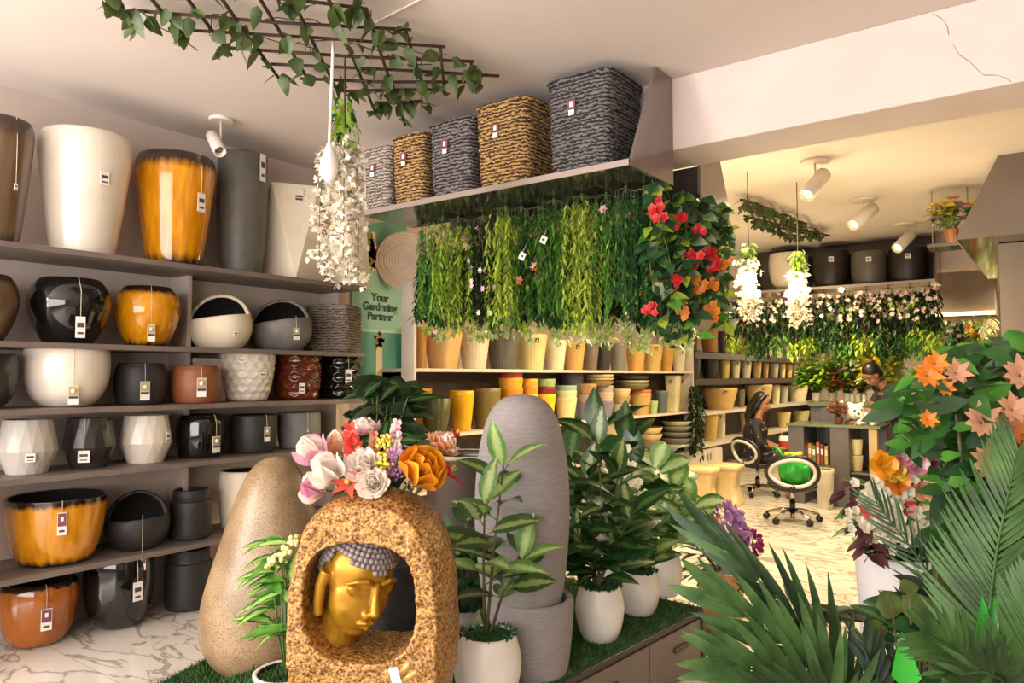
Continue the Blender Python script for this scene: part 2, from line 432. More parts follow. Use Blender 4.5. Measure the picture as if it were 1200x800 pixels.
def pot(name, label, px0, px1, ytop, row, prof, m, dx=.24, tag=None, m_in=None, n=44, fn=None, sq=None, group=None, k=5, rz=None, zs=None, cat='pot'):
    z = (SZ[row] if row < 5 else 0.0) if zs is None else zs
    loc, R, Hh, f = where(px0, px1, ytop, z + .001, SX - dx)
    if sq: R *= .76
    t = thing(name, label, cat, loc, 0, group)
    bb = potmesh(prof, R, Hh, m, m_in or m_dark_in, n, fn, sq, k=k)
    o = bb.build('body', t)
    if rz is not None: o.rotation_euler = (0, 0, f + rz)
    if tag:
        tx, y0, y1, st = tag[:4]; strg = tag[4] if len(tag) > 4 else True
        s = (tx - (px0 + px1) / 2) / ((px1 - px0) / 2)
        pr = Vector((loc.x + R * .95, loc.y, 0)).x
        zz = [pX(tx, y, pr).z - z for y in (y0, y1)]
        wpx = tag[5] if len(tag) > 5 else 10
        hang_tag(t, prof, R, Hh, f, s, zz[0], zz[1], st, wpx * depth(loc) / FL, strg)
    return t, loc, R, Hh, f

# top board
pot('tall_planter', 'tall dark brown planter cut off by the left edge on the top shelf', -62, 34, 133, 0, T_TAPER, m_brownp, tag=(11, 214, 222, 0, True, 4))
pot('tall_planter', 'tall glossy white tapered planter on the top left shelf', 36, 151, 150, 0, T_TAPER, m_white, tag=(117, 200, 216, 0, False, 10))
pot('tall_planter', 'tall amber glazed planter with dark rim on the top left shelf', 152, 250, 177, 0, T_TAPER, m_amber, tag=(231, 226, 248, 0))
pot('tall_planter', 'tall slim slate grey cylinder planter beside the amber one', 250, 311, 176, 0, T_TALL, m_slate, tag=(303, 180, 212, 0, False, 9))
def twist_planter(label, px0, px1, ytop, rz, dx):
    loc, R, Hh, f = where(px0, px1, ytop, SZ[0] + .001, SX - dx)
    t = thing('faceted_planter', label, 'planter', loc)
    b = MB(); n = 4; vs = []
    for z, r, o in ((0, R * 1.04, .5), (Hh, R * 1.0, 0), (Hh, R * .9, 0), (Hh * .2, R * .75, 0)):
        for q in range(n): vs.append((r * cos(2 * PI * (q + o) / n), r * sin(2 * PI * (q + o) / n), z))
    fs = [(3, 2, 1, 0), (12, 13, 14, 15)]
    for q in range(n):
        q2 = (q + 1) % n
        fs += [(q, q2, 4 + q2), (q, 4 + q2, 4 + q), (4 + q, 4 + q2, 8 + q2, 8 + q), (8 + q, 8 + q2, 12 + q2, 12 + q)]
    # lower ring is turned an eighth of a turn, so every side is a pair of triangles
    b.add(vs, fs, m_ivory, False)
    o = b.build('body', t, bevel=.004); o.rotation_euler = (0, 0, f + rz)
    return t, loc, R, Hh, f
t_, loc_, R_, H_, f_ = twist_planter('tall ivory faceted planter with twisted sides and dark printed label', 301, 379, 214, PI / 4 + .12, .26)
a_ = f_ + .12
for q in range(1):
    b = MB()
    for k in range(4):
        z = -.022 * k - .05; d = R_ * (.707 + .34 * (-z / H_)) + .004
        b.box((cos(a_) * d - sin(a_) * R_ * .10, sin(a_) * d + cos(a_) * R_ * .10, H_ + z), (.052, .006, .015), m_print, Matrix.Rotation(a_ + PI / 2, 3, 'Z'))
    b.box((cos(a_) * (R_ * .77 - .002) - sin(a_) * R_ * .10, sin(a_) * (R_ * .77 - .002) + cos(a_) * R_ * .10, H_ - .083), (.062, .008, .09), m_ivory, Matrix.Rotation(a_ + PI / 2, 3, 'Z'))
    b.build('label', t_)
twist_planter('tall ivory faceted planter at the right end of the top shelf behind white blossom', 368, 433, 244, PI / 4 + .12, .26)
# second board
pot('round_pot', 'round dark brown pot cut off by the left edge on the second shelf', -70, 22, 320, 1, T_ROUND, m_brownp)
pot('round_pot', 'glossy black round pot with white tag on the second shelf', 28, 130, 325, 1, T_ROUND, m_blackg, tag=(92, 371, 396, 0))
pot('round_pot', 'amber glazed round pot with dark rim on the second shelf', 131, 211, 335, 1, T_ROUND, m_amber, tag=(176, 380, 400, 1, True, 8))
def cut_bowl(label, px0, px1, ytop, row, m, tilt, dx=.24, tag=None, flat=.78, zcut=.52):
    loc, R, Hh, f = where(px0, px1, ytop, SZ[row] + .001, SX - dx)
    t = thing('cutaway_bowl', label, 'planter', loc)
    bm = bmesh.new(); bmesh.ops.create_uvsphere(bm, u_segments=48, v_segments=30, radius=1)
    bmesh.ops.translate(bm, verts=bm.verts, vec=(0, 0, flat))
    zc = 1.02
    # front is -Y before turning; opening = above plane A and in front of plane B
    A = (Vector((.0, 0, zc * .98)), Vector((sin(tilt), 0, cos(tilt))).normalized())
    B = (Vector((0, -.10, 1)), Vector((-.35, -1, .32)).normalized())
    Z = (Vector((0, 0, 0.0)), Vector((0, 0, -1)))
    g = lambda: bm.verts[:] + bm.edges[:] + bm.faces[:]
    bmesh.ops.bisect_plane(bm, geom=g(), plane_co=Z[0], plane_no=Z[1], clear_outer=True)
    for co, no in (A, B): bmesh.ops.bisect_plane(bm, geom=g(), plane_co=co, plane_no=no)
    dele = [fc for fc in bm.faces if all((fc.calc_center_median() - co).dot(no) > 1e-4 for co, no in (A, B))]
    bmesh.ops.delete(bm, geom=dele, context='FACES')
    eb = [e for e in bm.edges if e.is_boundary and all(abs(v.co.z) < 1e-3 for v in e.verts)]
    if eb: bmesh.ops.edgeloop_fill(bm, edges=eb)
    for v in bm.verts: v.co = Vector((v.co.x * R, v.co.y * R, v.co.z * Hh / (1 + flat)))
    bmesh.ops.recalc_face_normals(bm, faces=bm.faces)
    for fc in bm.faces: fc.smooth = True
    me = bpy.data.meshes.new('body'); bm.to_mesh(me); bm.free()
    me.materials.append(m); me.materials.append(m_dark_in)
    o = bpy.data.objects.new('body', me); C.objects.link(o); o.parent = t; o.rotation_euler = (0, 0, f + PI / 2)
    s = o.modifiers.new('wall', 'SOLIDIFY'); s.thickness = .022; s.offset = -1; s.material_offset = 1; s.material_offset_rim = 0
    if tag:
        tx, y0, y1, st, strg, wpx = tag
        P = [(max(.3, math.sqrt(max(0, 1 - (z * (1 + flat) - flat) ** 2))), z) for z in [q / 12 for q in range(13)]]
        zz = [pX(tx, y, loc.x + R * .95).z - loc.z for y in (y0, y1)]
        s_ = (tx - (px0 + px1) / 2) / ((px1 - px0) / 2)
        P2 = [(r, z) for r, z in P if z <= .6] or P
        hang_tag(t, P2, R, Hh * .62 if strg else Hh, f, s_, zz[0], zz[1], st, wpx * depth(loc) / FL, strg)
    return t
cut_bowl('cream egg-shaped bowl with a cut-out opening on the second shelf', 218, 296, 341, 1, m_cream, -.14, tag=(275, 388, 394, 0, False, 6))
cut_bowl('grey egg-shaped bowl with a cut-out opening on the second shelf', 291, 366, 347, 1, m_greybowl, -.16, tag=(346, 384, 398, 1, True, 8))
def strands(rows, amp, seed=0, na=90):
    def fn(a, i, r, z):
        k = noise.noise((cos(a) * 3 + seed, sin(a) * 3, z * 30))
        return r * (1 + amp * abs(sin(i * PI / 3)) + amp * .8 * k), z + .004 * noise.noise((cos(a) * 8, sin(a) * 8 + seed, i * .7))
    return fn
def ringprof(prof, rows):
    return [(interp(prof, j / (rows * 3)), j / (rows * 3)) for j in range(rows * 3 + 1)]
P_CUBE = [(.97, 0), (1, .05), (1, 1)]
pot('wicker_cube', 'square grey wicker cube planter at the right end of the second shelf', 357, 425, 357, 1, ringprof(P_CUBE, 13), m_rope, n=96, fn=strands(13, .05), sq=9, k=1, rz=PI / 4 + .42, dx=.27)
# third board
pot('round_pot', 'dark grey round pot cut off by the left edge on the third shelf', -68, 23, 415, 2, T_BOWL, m_charcoal)
pot('bowl_pot', 'large glossy white bowl pot on the third shelf', 26, 131, 405, 2, T_BOWL, m_white, tag=(86, 452, 474, 1))
pot('drum_pot', 'matte black squat pot between white bowl and brown pot', 134, 196, 426, 2, T_DRUM, m_blackm, tag=(170, 447, 469, 1, True, 10), dx=.22)
pot('drum_pot', 'terracotta brown round pot on the third shelf', 200, 259, 429, 2, T_DRUM, m_terra, tag=(236, 443, 465, 1, True, 10), dx=.16)
_p = pX(236, 419, SX - .4)
t_ = thing('carton', 'low textured beige carton behind the brown pot on the third shelf', 'box', (SX - .38, _p.y, SZ[2] + .001))
b = MB(); b.box((0, 0, .14), (.2, .24, .28), mat('carton_board', '#b5a596', '#c2b3a5', rough=.8, scale=30)); b.box((0, 0, .283), (.21, .25, .03), mat('carton_board', '#b5a596')); b.build('body', t_, bevel=.004)
b = MB(); b.box((.103, 0, .17), (.004, .1, .07), m_print); b.build('label', t_)
def scales(nr, na, amp):
    def fn(a, i, r, z):
        q = i / 6.0; row = int(q); fr = q - row
        d = abs(((a / (2 * PI) * na + (row % 2) * .5) % 1) - .5) * 2
        k = max(0, 1 - abs(fr - (.25 + .5 * d)) * 2.4)
        return r * (1 + amp * (k - .5)), z
    return fn
def rowprof(prof, rows): return [(interp(prof, j / (rows * 6)), j / (rows * 6)) for j in range(rows * 6 + 1)]
pot('textured_pot', 'white pot with chevron scale texture on the third shelf', 257, 323, 411, 2, rowprof(T_CUP, 7), m_white, n=96, fn=scales(7, 16, .07), k=1, tag=(308, 436, 443, 0, False, 8))
pot('textured_pot', 'glossy red-brown pot with chevron scale texture on the third shelf', 322, 376, 414, 2, rowprof(T_CYL, 6), m_redbrown, n=96, fn=scales(6, 12, .09), k=1, tag=(354, 449, 461, 0, False, 7), dx=.25)
pot('textured_pot', 'glossy black pot with chevron scale texture at the end of the third shelf', 373, 424, 417, 2, rowprof(T_CYL, 6), m_blackg, n=96, fn=scales(6, 12, .09), k=1, tag=(408, 433, 449, 0, True, 8), dx=.25)
# fourth board
def facet_pot(label, px0, px1, ytop, row, m, n=15, zm=.42, base=.68, top=.84, dx=.24, tag=None):
    loc, R, Hh, f = where(px0, px1, ytop, SZ[row] + .001, SX - dx)
    t = thing('faceted_pot', label, 'pot', loc)
    b = MB(); vs = []
    rings = [(base * R, 0, 0), (R, zm * Hh, .5), (top * R * .99, Hh, 0), (top * R * .86, Hh * 1.0, 0), (.6 * R, Hh * .2, 0)]
    for r, z, o in rings:
        for q in range(n): vs.append((r * cos(2 * PI * (q + o) / n), r * sin(2 * PI * (q + o) / n), z))
    fs = [tuple(range(n - 1, -1, -1)), tuple(4 * n + q for q in range(n))]
    mid = len(vs)
    for q in range(n):
        q2 = (q + 1) % n
        fs += [(q, q2, n + q), (q2, n + q2, n + q), (n + q, n + q2, 2 * n + q2), (n + q, 2 * n + q2, 2 * n + q)]
        fs += [(2 * n + q, 2 * n + q2, 3 * n + q2, 3 * n + q), (3 * n + q, 3 * n + q2, 4 * n + q2, 4 * n + q)]
    b.add(vs, fs, m, False)
    b.build('body', t)
    if tag:
        tx, y0, y1, st, strg, wpx = tag
        zz = [pX(tx, y, loc.x + R * .95).z - loc.z for y in (y0, y1)]
        hang_tag(t, [(base, 0), (1, zm), (top, 1)], R, Hh, f, (tx - (px0 + px1) / 2) / ((px1 - px0) / 2), zz[0], zz[1], st, wpx * depth(loc) / FL, strg)
    return t
facet_pot('pale grey pot with long diamond facets at the left of the fourth shelf', -2, 72, 492, 3, m_pale, tag=(38, 531, 541, 0, False, 10))
facet_pot('charcoal black pot with long diamond facets on the fourth shelf', 75, 139, 490, 3, m_charcoal, tag=(101, 528, 542, 0, True, 12))
facet_pot('white pot with long diamond facets on the fourth shelf', 141, 204, 487, 3, m_white, tag=(197, 506, 518, 0, False, 6))
pot('round_pot', 'glossy black round pot with a shiny highlight on the fourth shelf', 207, 265, 487, 3, T_DRUM, m_blackg, tag=(254, 511, 530, 1, True, 10))
pot('cylinder_pot', 'matte charcoal cylinder pot on the fourth shelf', 270, 326, 487, 3, T_CYL, m_blackm, tag=(313, 500, 517, 1, True, 7))
pot('cylinder_pot', 'matte grey cylinder pot at the end of the fourth shelf', 326, 377, 484, 3, T_CYL, m_grey, tag=(361, 502, 506, 0, True, 2))
# fifth board
b = MB()
pot('tall_planter', 'white square planter cut off by the left edge on the lowest shelf', -75, 9, 592, 4, [(.9, 0), (1, 1)], m_white, sq=8, k=1, n=48, rz=PI / 4 + .3, dx=.10)
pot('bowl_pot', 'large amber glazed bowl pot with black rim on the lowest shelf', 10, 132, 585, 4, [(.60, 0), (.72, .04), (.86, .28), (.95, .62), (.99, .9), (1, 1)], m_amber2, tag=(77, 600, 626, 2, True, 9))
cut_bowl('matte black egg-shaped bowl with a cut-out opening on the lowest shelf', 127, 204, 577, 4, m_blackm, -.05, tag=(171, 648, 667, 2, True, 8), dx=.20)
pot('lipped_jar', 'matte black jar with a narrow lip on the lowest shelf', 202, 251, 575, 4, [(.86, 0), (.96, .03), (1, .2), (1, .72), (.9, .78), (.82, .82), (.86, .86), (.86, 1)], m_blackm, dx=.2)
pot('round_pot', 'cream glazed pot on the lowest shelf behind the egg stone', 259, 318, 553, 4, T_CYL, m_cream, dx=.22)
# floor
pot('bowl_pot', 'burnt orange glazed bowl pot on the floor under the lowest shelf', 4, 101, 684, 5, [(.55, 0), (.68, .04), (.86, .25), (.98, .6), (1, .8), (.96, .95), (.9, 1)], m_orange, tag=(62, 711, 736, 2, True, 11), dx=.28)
pot('bowl_pot', 'glossy black bowl pot with white tag on the floor', 103, 187, 657, 5, T_BOWL, m_blackg, tag=(166, 680, 702, 0, True, 11), dx=.2)
pot('lipped_jar', 'matte black jar on the floor beside the egg stone', 198, 253, 645, 5, [(.86, 0), (.96, .03), (1, .2), (1, .72), (.96, .78), (.9, .82), (.9, 1)], m_blackm, dx=.2)
# ------------------------------------------------------------------ overhead shelves under the beam
m_gloss = mat('dark_gloss_laminate', '#3a3230', '#403836', rough=.10, scale=3, coat=.5)
m_panel = mat('taupe_gloss_laminate', '#6a5a54', '#70605a', rough=.18, scale=3, coat=.3)
m_edge = mat('shelf_edge', '#9a8a80', rough=.4)
OZ = 2.575; OY = 3.35; OXR = -1.765; OXL = -3.80
def overhead(name, label, x0, x1, yb, yf, z, ztop, ytopf, ends=(1,)):
    """shelf hung from the ceiling; yb = back, yf = front edge"""
    t = thing(name, label, 'shelf', ((x0 + x1) / 2, yb, z))
    b = MB(); b.box((0, (yf - yb) / 2, .018), (x1 - x0, abs(yf - yb), .03), m_gloss); b.build('board', t)
    b = MB(); b.box((0, (yf - yb), .018), (x1 - x0, .006, .034), m_edge); b.build('edging', t)
    for e in ends:
        x = (x1 - x0) / 2 * e
        vs = []
        for dx in (-.009, .009):
            vs += [(x + dx, 0, 0), (x + dx, yf - yb, 0), (x + dx, ytopf - yb, ztop - z), (x + dx, 0, ztop - z)]
        b = MB(); b.add(vs, [(0, 1, 2, 3), (7, 6, 5, 4), (0, 4, 5, 1), (1, 5, 6, 2), (2, 6, 7, 3), (3, 7, 4, 0)], m_panel, False)
        b.build('end_panel', t)
    if yb > 5:
        b = MB(); b.box((0, -.008, (CEIL - z) / 2), (x1 - x0 - .03, .012, CEIL - z - .01), m_gloss); b.build('back_panel', t)
    if yb < 5:
        b = MB(); b.box((0, .0 if yf > yb else .0, .106), (x1 - x0 - .02, .006, .205), m_gloss); b.build('back_panel', t, (0, (.02 if yf > yb else -.02), -.002))
    return t
_yt = pX(767, 83, OXR).y
overhead('overhead_shelf', 'overhead dark gloss shelf holding woven baskets, hung in front of the ceiling beam', OXL, OXR, BY0 - .004, OY, OZ, CEIL - .002, _yt)
overhead('overhead_shelf', 'overhead shelf end panel on the rear side of the ceiling beam', OXL, OXR, BY1 + .004, BY1 + .5, OZ, CEIL - .002, BY1 + .16)

# woven baskets
B_GREY = weave_mat('slate_grass_weave', '#221d1c', '#857c79'); B_LILAC = weave_mat('lilac_grass_weave', '#5d5049', '#b9aca0'); B_TAN = weave_mat('tan_grass_weave', '#3c2210', '#c39a5e')
B_DARK = weave_mat('charcoal_grass_weave', '#1a1718', '#736d6c')
def basket(label, x0, x1, ytop, m, seed, rows=17, dep=None):
    yf = OY + .035
    a = pY(x0, 200, yf); c = pY(x1, 200, yf)
    W = c.x - a.x
    top = pY((x0 + x1) / 2, ytop, yf).z
    Hh = min(top, CEIL - .03) - (OZ + .035)
    t = thing('woven_basket', label, 'basket', ((a.x + c.x) / 2, yf + min(W / 2, .22) + .005, OZ + .036), 0, None)
    prof = [(.66, 0), (.78, .012), (.86, .045), (.91, .11), (.95, .4), (.98, .8), (1, 1)]
    pr = ringprof(prof, rows)
    P = [(r * W / 2, z * Hh) for r, z in pr]
    inn = [(r - .02, z) for r, z in P if z > .06][::-1]
    b = MB(); b.lathe(P + inn, m, 110, fn=strands(rows, .035, seed), sq=6)
    b.f.append(tuple(len(b.v) - 110 + q for q in range(110))); b.m.append(0); b.sm.append(False)
    o = b.build('body', t)
    b = MB(); b.lathe([(.99 * W / 2 + .012 * cos(q), Hh + .010 * sin(q)) for q in [2 * PI * k / 8 for k in range(9)]], m, 110, fn=strands(3, .01, seed), sq=6, capb=False); b.build('rim', t)
    b = MB(); b.box((0, 0, 0), (.05, .003, .05), m_plum); b.box((0, -.002, .0), (.02, .002, .03), m_card)
    b.box((0, 0, -.045), (.035, .003, .03), m_card)
    b.build('price_tag', t, (-.02, -W / 2 * 1.03 - .006, Hh * .70))
    return t
basket('pale lilac-grey woven basket at the left end of the overhead shelf', 424, 455, 175, B_LILAC, 1)
basket('tan woven basket between the two grey ones on the overhead shelf', 457, 495, 159, B_TAN, 2)
basket('slate grey woven basket in the middle of the overhead shelf', 500, 550, 142, B_GREY, 3)
basket('larger tan woven basket on the overhead shelf, second from the end panel', 554, 616, 120, B_TAN, 4)
basket('largest charcoal woven basket beside the end panel of the overhead shelf', 637, 714, 88, B_DARK, 5)

# ------------------------------------------------------------------ trellis with ivy
L_IVY = leaf_mat('ivy_leaf', '#33451f', '#5d703a', scale=14)
m_willow = mat('willow_stick', '#33221a', '#46301f', rough=.8, scale=20)
TZ = CEIL - .07
def trellis(label, bars, z, r, nleaf, ls, ext=()):
    P = [(pz(x0, y0, z), pz(x1, y1, z)) for x0, y0, x1, y1 in bars]
    o0 = sum((p + q for p, q in P), Vector()) / (2 * len(P)); o0.z = z
    t = thing('willow_trellis', label, 'trellis', o0)
    b = MB()
    for i, (p, q) in enumerate(P):
        d = q - p
        if i in ext: p = p - d * .5
        mid = (p + q) / 2 + Vector((0, 0, -.01 if i % 2 else .004))
        b.tube([p - o0, mid - o0, q - o0], r, m_willow, 6)
    for k in (.2, .5, .8):
        p, q = P[k > .4 and len(P) // 2 or 0]; c = p + (q - p) * k
        b.tube([c - o0, Vector((c.x, c.y, CEIL)) - o0], .002, m_willow, 4)
    b.build('lattice', t)
    b = MB()
    for i in range(nleaf):
        p, q = rnd.choice(P); c = p + (q - p) * rnd.random() - o0
        c += Vector((rnd.uniform(-.03, .03), rnd.uniform(-.03, .03), -.005))
        d = Vector((rnd.gauss(0, 1), rnd.gauss(0, 1), rnd.uniform(-1.5, .1)))
        b.leaf(c, d, Vector((rnd.gauss(0, .5), rnd.gauss(0, .5), 1)), ls * rnd.uniform(.7, 1.3), ls * rnd.uniform(.6, .95), L_IVY, 5, 1, .35, .2, .02)
    b.build('ivy_leaves', t)
    b = MB()
    for i in range(nleaf // 12):
        p, q = rnd.choice(P); c = p + (q - p) * rnd.uniform(.1, .8) - o0
        pts = [c + Vector((0, 0, -.0))]
        for k in range(6): pts.append(pts[-1] + (q - p).normalized() * .05 + Vector((rnd.uniform(-.03, .03), rnd.uniform(-.03, .03), rnd.uniform(-.02, .012))))
        b.tube(pts, .0025, m_willow, 4)
    b.build('vine_stems', t)
    return t
BARS = [(339, 0, 427, 10), (155, 12, 482, 35), (215, 35, 522, 55), (267, 56, 555, 72), (317, 75, 585, 89), (352, 92, 550, 96), (402, 107, 512, 105), (440, 120, 495, 118),
        (127, 1, 164, 24), (180, 0, 220, 45), (220, 0, 271, 65), (262, 0, 327, 92), (305, 0, 365, 100), (344, 0, 397, 110), (385, 0, 440, 132), (429, 10, 475, 147), (475, 35, 504, 129), (516, 55, 521, 108), (552, 72, 554, 100),
        (100, -22, 427, -5), (60, -40, 300, -28)]
trellis('dark willow trellis with ivy leaves flat under the front ceiling', BARS, TZ, .0085, 190, .085, (0, 8, 9, 10, 11, 12, 13, 14))
BARS2 = [(868, 234, 905, 246), (870, 240, 925, 253), (872, 246, 945, 262), (872, 253, 972, 276), (880, 260, 965, 278), (890, 266, 950, 279), (905, 272, 935, 280),
         (872, 234, 890, 266), (885, 238, 905, 272), (900, 244, 918, 276), (912, 249, 928, 279), (926, 254, 940, 280), (940, 260, 952, 280), (955, 268, 962, 279)]
trellis('smaller willow trellis with dark ivy under the ceiling of the rear room', BARS2, TZ, .012, 270, .062)

# white cable on the ceiling
b = MB(); b.tube([pz(438, 27, CEIL - .006), pz(470, 11, CEIL - .006), pz(520, -15, CEIL - .006)], .005, mat('white_cable', '#e4d8cc', rough=.6), 6)
b.build('ceiling_cable', label='thin white cable run along the front ceiling beside the trellis', cat='cable')

# ------------------------------------------------------------------ ceiling spot lamps
m_lampw = mat('lamp_white', '#d9cfc2', rough=.35); m_lampin = mat('lamp_reflector', '#8f8578', rough=.2, metal=.8)
m_lens = mat('lamp_lens', '#fff2d0', rough=.3, emit='#ffe0a0', es=12)
def spotlamp(label, bx, by, x0, y0, x1, y1, r, lit=False, drop=.1):
    base = pz(bx, by, CEIL)
    t0 = depth(base)
    t = thing('spot_lamp', label, 'lamp', base)
    b = MB(); b.lathe([(r * 1.9, -.022), (r * 1.95, -.004), (r * 1.9, 0)], m_lampw, 20, capt=True); b.build('mount', t)
    A = pt(x0, y0, t0) - base; Bv = pt(x1, y1, t0 - .12) - base
    mid = A.lerp(Bv, .3)
    b = MB(); b.tube([Vector((0, 0, -.02)), Vector((0, 0, mid.z + .02)), mid], .008, m_lampw, 8); b.build('arm', t)
    d = (Bv - A).normalized(); rot = d.to_track_quat('Z', 'Y').to_matrix(); Lh = (Bv - A).length
    b = MB(); b.lathe([(r * .8, 0), (r, .01), (r, Lh), (r * .86, Lh), (r * .55, Lh * .8)], m_lampw, 20)
    b.v = [tuple(rot @ Vector(v) + A) for v in b.v]; b.build('head', t)
    b = MB(); b.lathe([(.001, Lh * .85), (r * .62, Lh * .86), (r * .62, Lh * .80)], m_lens if lit else m_lampin, 16, capb=False)
    b.v = [tuple(rot @ Vector(v) + A) for v in b.v]; b.build('bulb', t)
    return base + Bv, d
spotlamp('white ceiling spot lamp above the grey cylinder planter', 259, 139, 248, 158, 258, 178, .040)
SPOTS = [spotlamp('grey ceiling spot lamp nearest the beam in the rear room', 955, 188, 966, 203, 945, 229, .058, True),
         spotlamp('ceiling spot lamp in the middle of the rear row of three', 1012, 233, 1024, 243, 999, 264, .060, True),
         spotlamp('ceiling spot lamp farthest along the rear room, above dark pots', 1061, 262, 1068, 274, 1051, 291, .060, True)]

# ------------------------------------------------------------------ hanging blossom
L_LIME = leaf_mat('lime_leaf', '#6f9a26', '#a4c63c', scale=18); L_DARK = leaf_mat('deep_leaf', '#1c3a1a', '#33572a', scale=16); L_MID = leaf_mat('mid_leaf', '#3c6424', '#5d8a34', scale=18)
m_blossom = leaf_mat('white_blossom', '#e6dbc6', '#f3ecdc', scale=40)
m_cordw = mat('white_cord', '#e9e2d8', rough=.8)
def wisteria(label, px, y0, yl, y1, t0, wpx, nfl, lr=.028, cordy=None, mleaf=L_LIME, zt=None):
    """white hanging blossom: leafy top from y0 to yl, blossom racemes down to y1 (photo rows)"""
    top = pt(px, y0, t0); k = t0 / FL
    t = thing('hanging_blossom', label, 'artificial flowers', top)
    zl = pt(px, yl, t0).z - top.z; z1 = pt(px, y1, t0).z - top.z; W = wpx * k / 2
    b = MB(); b.tube([(0, 0, (zt or CEIL) - top.z), (0, 0, 0), (.01, 0, zl)], .004, m_willow, 6)
    rac = []
    for i in range(9):
        a = 2 * PI * i / 9; q = rnd.uniform(.25, 1)
        e = Vector((cos(a) * W * q, sin(a) * W * q, z1 * rnd.uniform(.78, 1)))
        pts = [Vector((.01, 0, zl * .8)), Vector((e.x * .8, e.y * .8, zl * 1.1)), Vector((e.x, e.y, (zl + e.z) / 2)), e]
        b.tube(pts, .0025, L_MID, 4); rac.append(pts)
    b.build('stems', t)
    b = MB()
    for i in range(70):
        a = rnd.uniform(0, 2 * PI); z = rnd.uniform(zl * 1.1, -.0)
        p = Vector((cos(a) * W * .45, sin(a) * W * .45, z)) * 1.0; p.x *= rnd.random(); p.y *= rnd.random()
        b.leaf(p, (cos(a), sin(a), rnd.uniform(-1.2, .2)), (0, 0, 1), rnd.uniform(.05, .09), .028, mleaf if rnd.random() < .8 else L_DARK, 3, 0, .5)
    b.build('leaves', t)
    b = MB()
    for i in range(nfl):
        pts = rnd.choice(rac); q = rnd.uniform(.9, 2.99); j = int(q); p = pts[j].lerp(pts[j + 1], q - j)
        p = p + Vector((rnd.gauss(0, 1), rnd.gauss(0, 1), rnd.gauss(0, 1))) * .022
        for s_ in range(3):
            b.leaf(p, (rnd.gauss(0, 1), rnd.gauss(0, 1), rnd.gauss(0, .6) - .3), (rnd.gauss(0, 1), rnd.gauss(0, 1), 1), lr * rnd.uniform(.8, 1.3), lr * .9, m_blossom, 2, 1, .2)
    b.build('blossoms', t)
    return t
wisteria('white hanging blossom with lime green leaves under the front trellis', 404, 112, 172, 336, 3.75, 62, 700, .032, zt=TZ)
tp = pt(390, 62, 3.6); t_ = thing('cord_tassel', 'white cord with a bell-shaped white tassel hanging under the front trellis', 'tassel', tp)
b = MB(); b.tube([(0, 0, TZ - tp.z), (0, 0, -.02), pt(386, 168, 3.6) - tp], .0075, m_cordw, 8); b.build('cord', t_)
e_ = pt(386, 168, 3.6) - tp
b = MB(); b.lathe([(r * .0045, (z) * .0045) for r, z in ((2.5, 0), (3.5, -3), (6, -10), (9.5, -22), (10, -30), (7, -38), (3, -42), (.5, -43))][::-1], m_cordw, 18, c=e_, fn=lambda a, i, r, z: (r * (1 + .06 * sin(a * 9)), z)); b.build('bell', t_)
BL1 = wisteria('glowing white hanging blossom nearest the red ivy in the rear room', 877, 285, 305, 382, 5.9, 17, 300, .034, zt=TZ)
BL2 = wisteria('glowing white hanging blossom in front of the white bowl in the rear room', 935, 292, 318, 380, 6.2, 21, 300, .034, zt=TZ)

# ------------------------------------------------------------------ poster on the wall
PXW = WX + .004
a_ = pX(410, 440, PXW); c_ = pX(474, 440, PXW)
zt_ = pX(445, 258, PXW).z; zb_ = pX(445, 470, PXW).z; zm_ = pX(445, 385, PXW).z
t_ = thing('wall_poster', 'teal wall poster reading Your Gardening Partner beside the pot shelving', 'poster', (PXW, (a_.y + c_.y) / 2, zb_))
m_teal = mat('poster_teal', '#7fae9a', '#86b5a0', rough=.5, scale=3); m_teal2 = mat('poster_deep_teal', '#3f8c7c', '#479483', rough=.5, scale=3); m_tealp = mat('poster_pale', '#a9c6b4', rough=.5)
W_ = c_.y - a_.y; HH = zt_ - zb_
b = MB(); b.box((.008, 0, HH / 2), (.016, W_, HH), m_teal); b.build('board', t_)
zz_ = pX(445, 388, PXW).z - zb_
b = MB(); b.box((.0175, 0, zz_ / 2), (.003, W_, zz_), m_teal2); b.box((.018, 0, zz_), (.004, W_, .025), m_tealp); b.build('lower_band', t_)
b = MB(); z2_ = pX(445, 320, PXW).z - zb_
b.box((.0175, 0, (HH + z2_ + .15) / 2), (.003, W_, HH - z2_ - .15), mat('poster_top_teal', '#5f9a86', rough=.5)); b.build('upper_band', t_)
# printed picture: a flower head in a pale vase
m_bro = mat('print_brown', '#8a5a2e', '#b98a50', rough=.6, scale=60); m_vas = mat('print_cream', '#d8c3a2', rough=.6)
b = MB(); zc_ = pX(441, 398, PXW).z - zb_
for i in range(26):
    a = rnd.uniform(0, 2 * PI); r = rnd.uniform(0, .07)
    b.box((.0205, r * cos(a) - .01, zc_ + r * sin(a)), (.003, .03, .03), m_bro, Matrix.Rotation(a, 3, 'X'))
b.box((.0205, -.01, zc_ - .20), (.003, .075, .26), m_vas); b.build('printed_picture', t_)
b = MB(); zc_ = pX(437, 298, PXW).z - zb_
for i in range(40):
    a = rnd.uniform(0, 2 * PI); r = rnd.uniform(0, .17)
    b.box((.0205, r * cos(a) * .8 - .1, zc_ + r * sin(a)), (.003, .06, .05), m_bro if i % 3 else m_vas, Matrix.Rotation(a, 3, 'X'))
b.build('printed_picture', t_)
m_ink = mat('poster_ink', '#16352f', rough=.6)
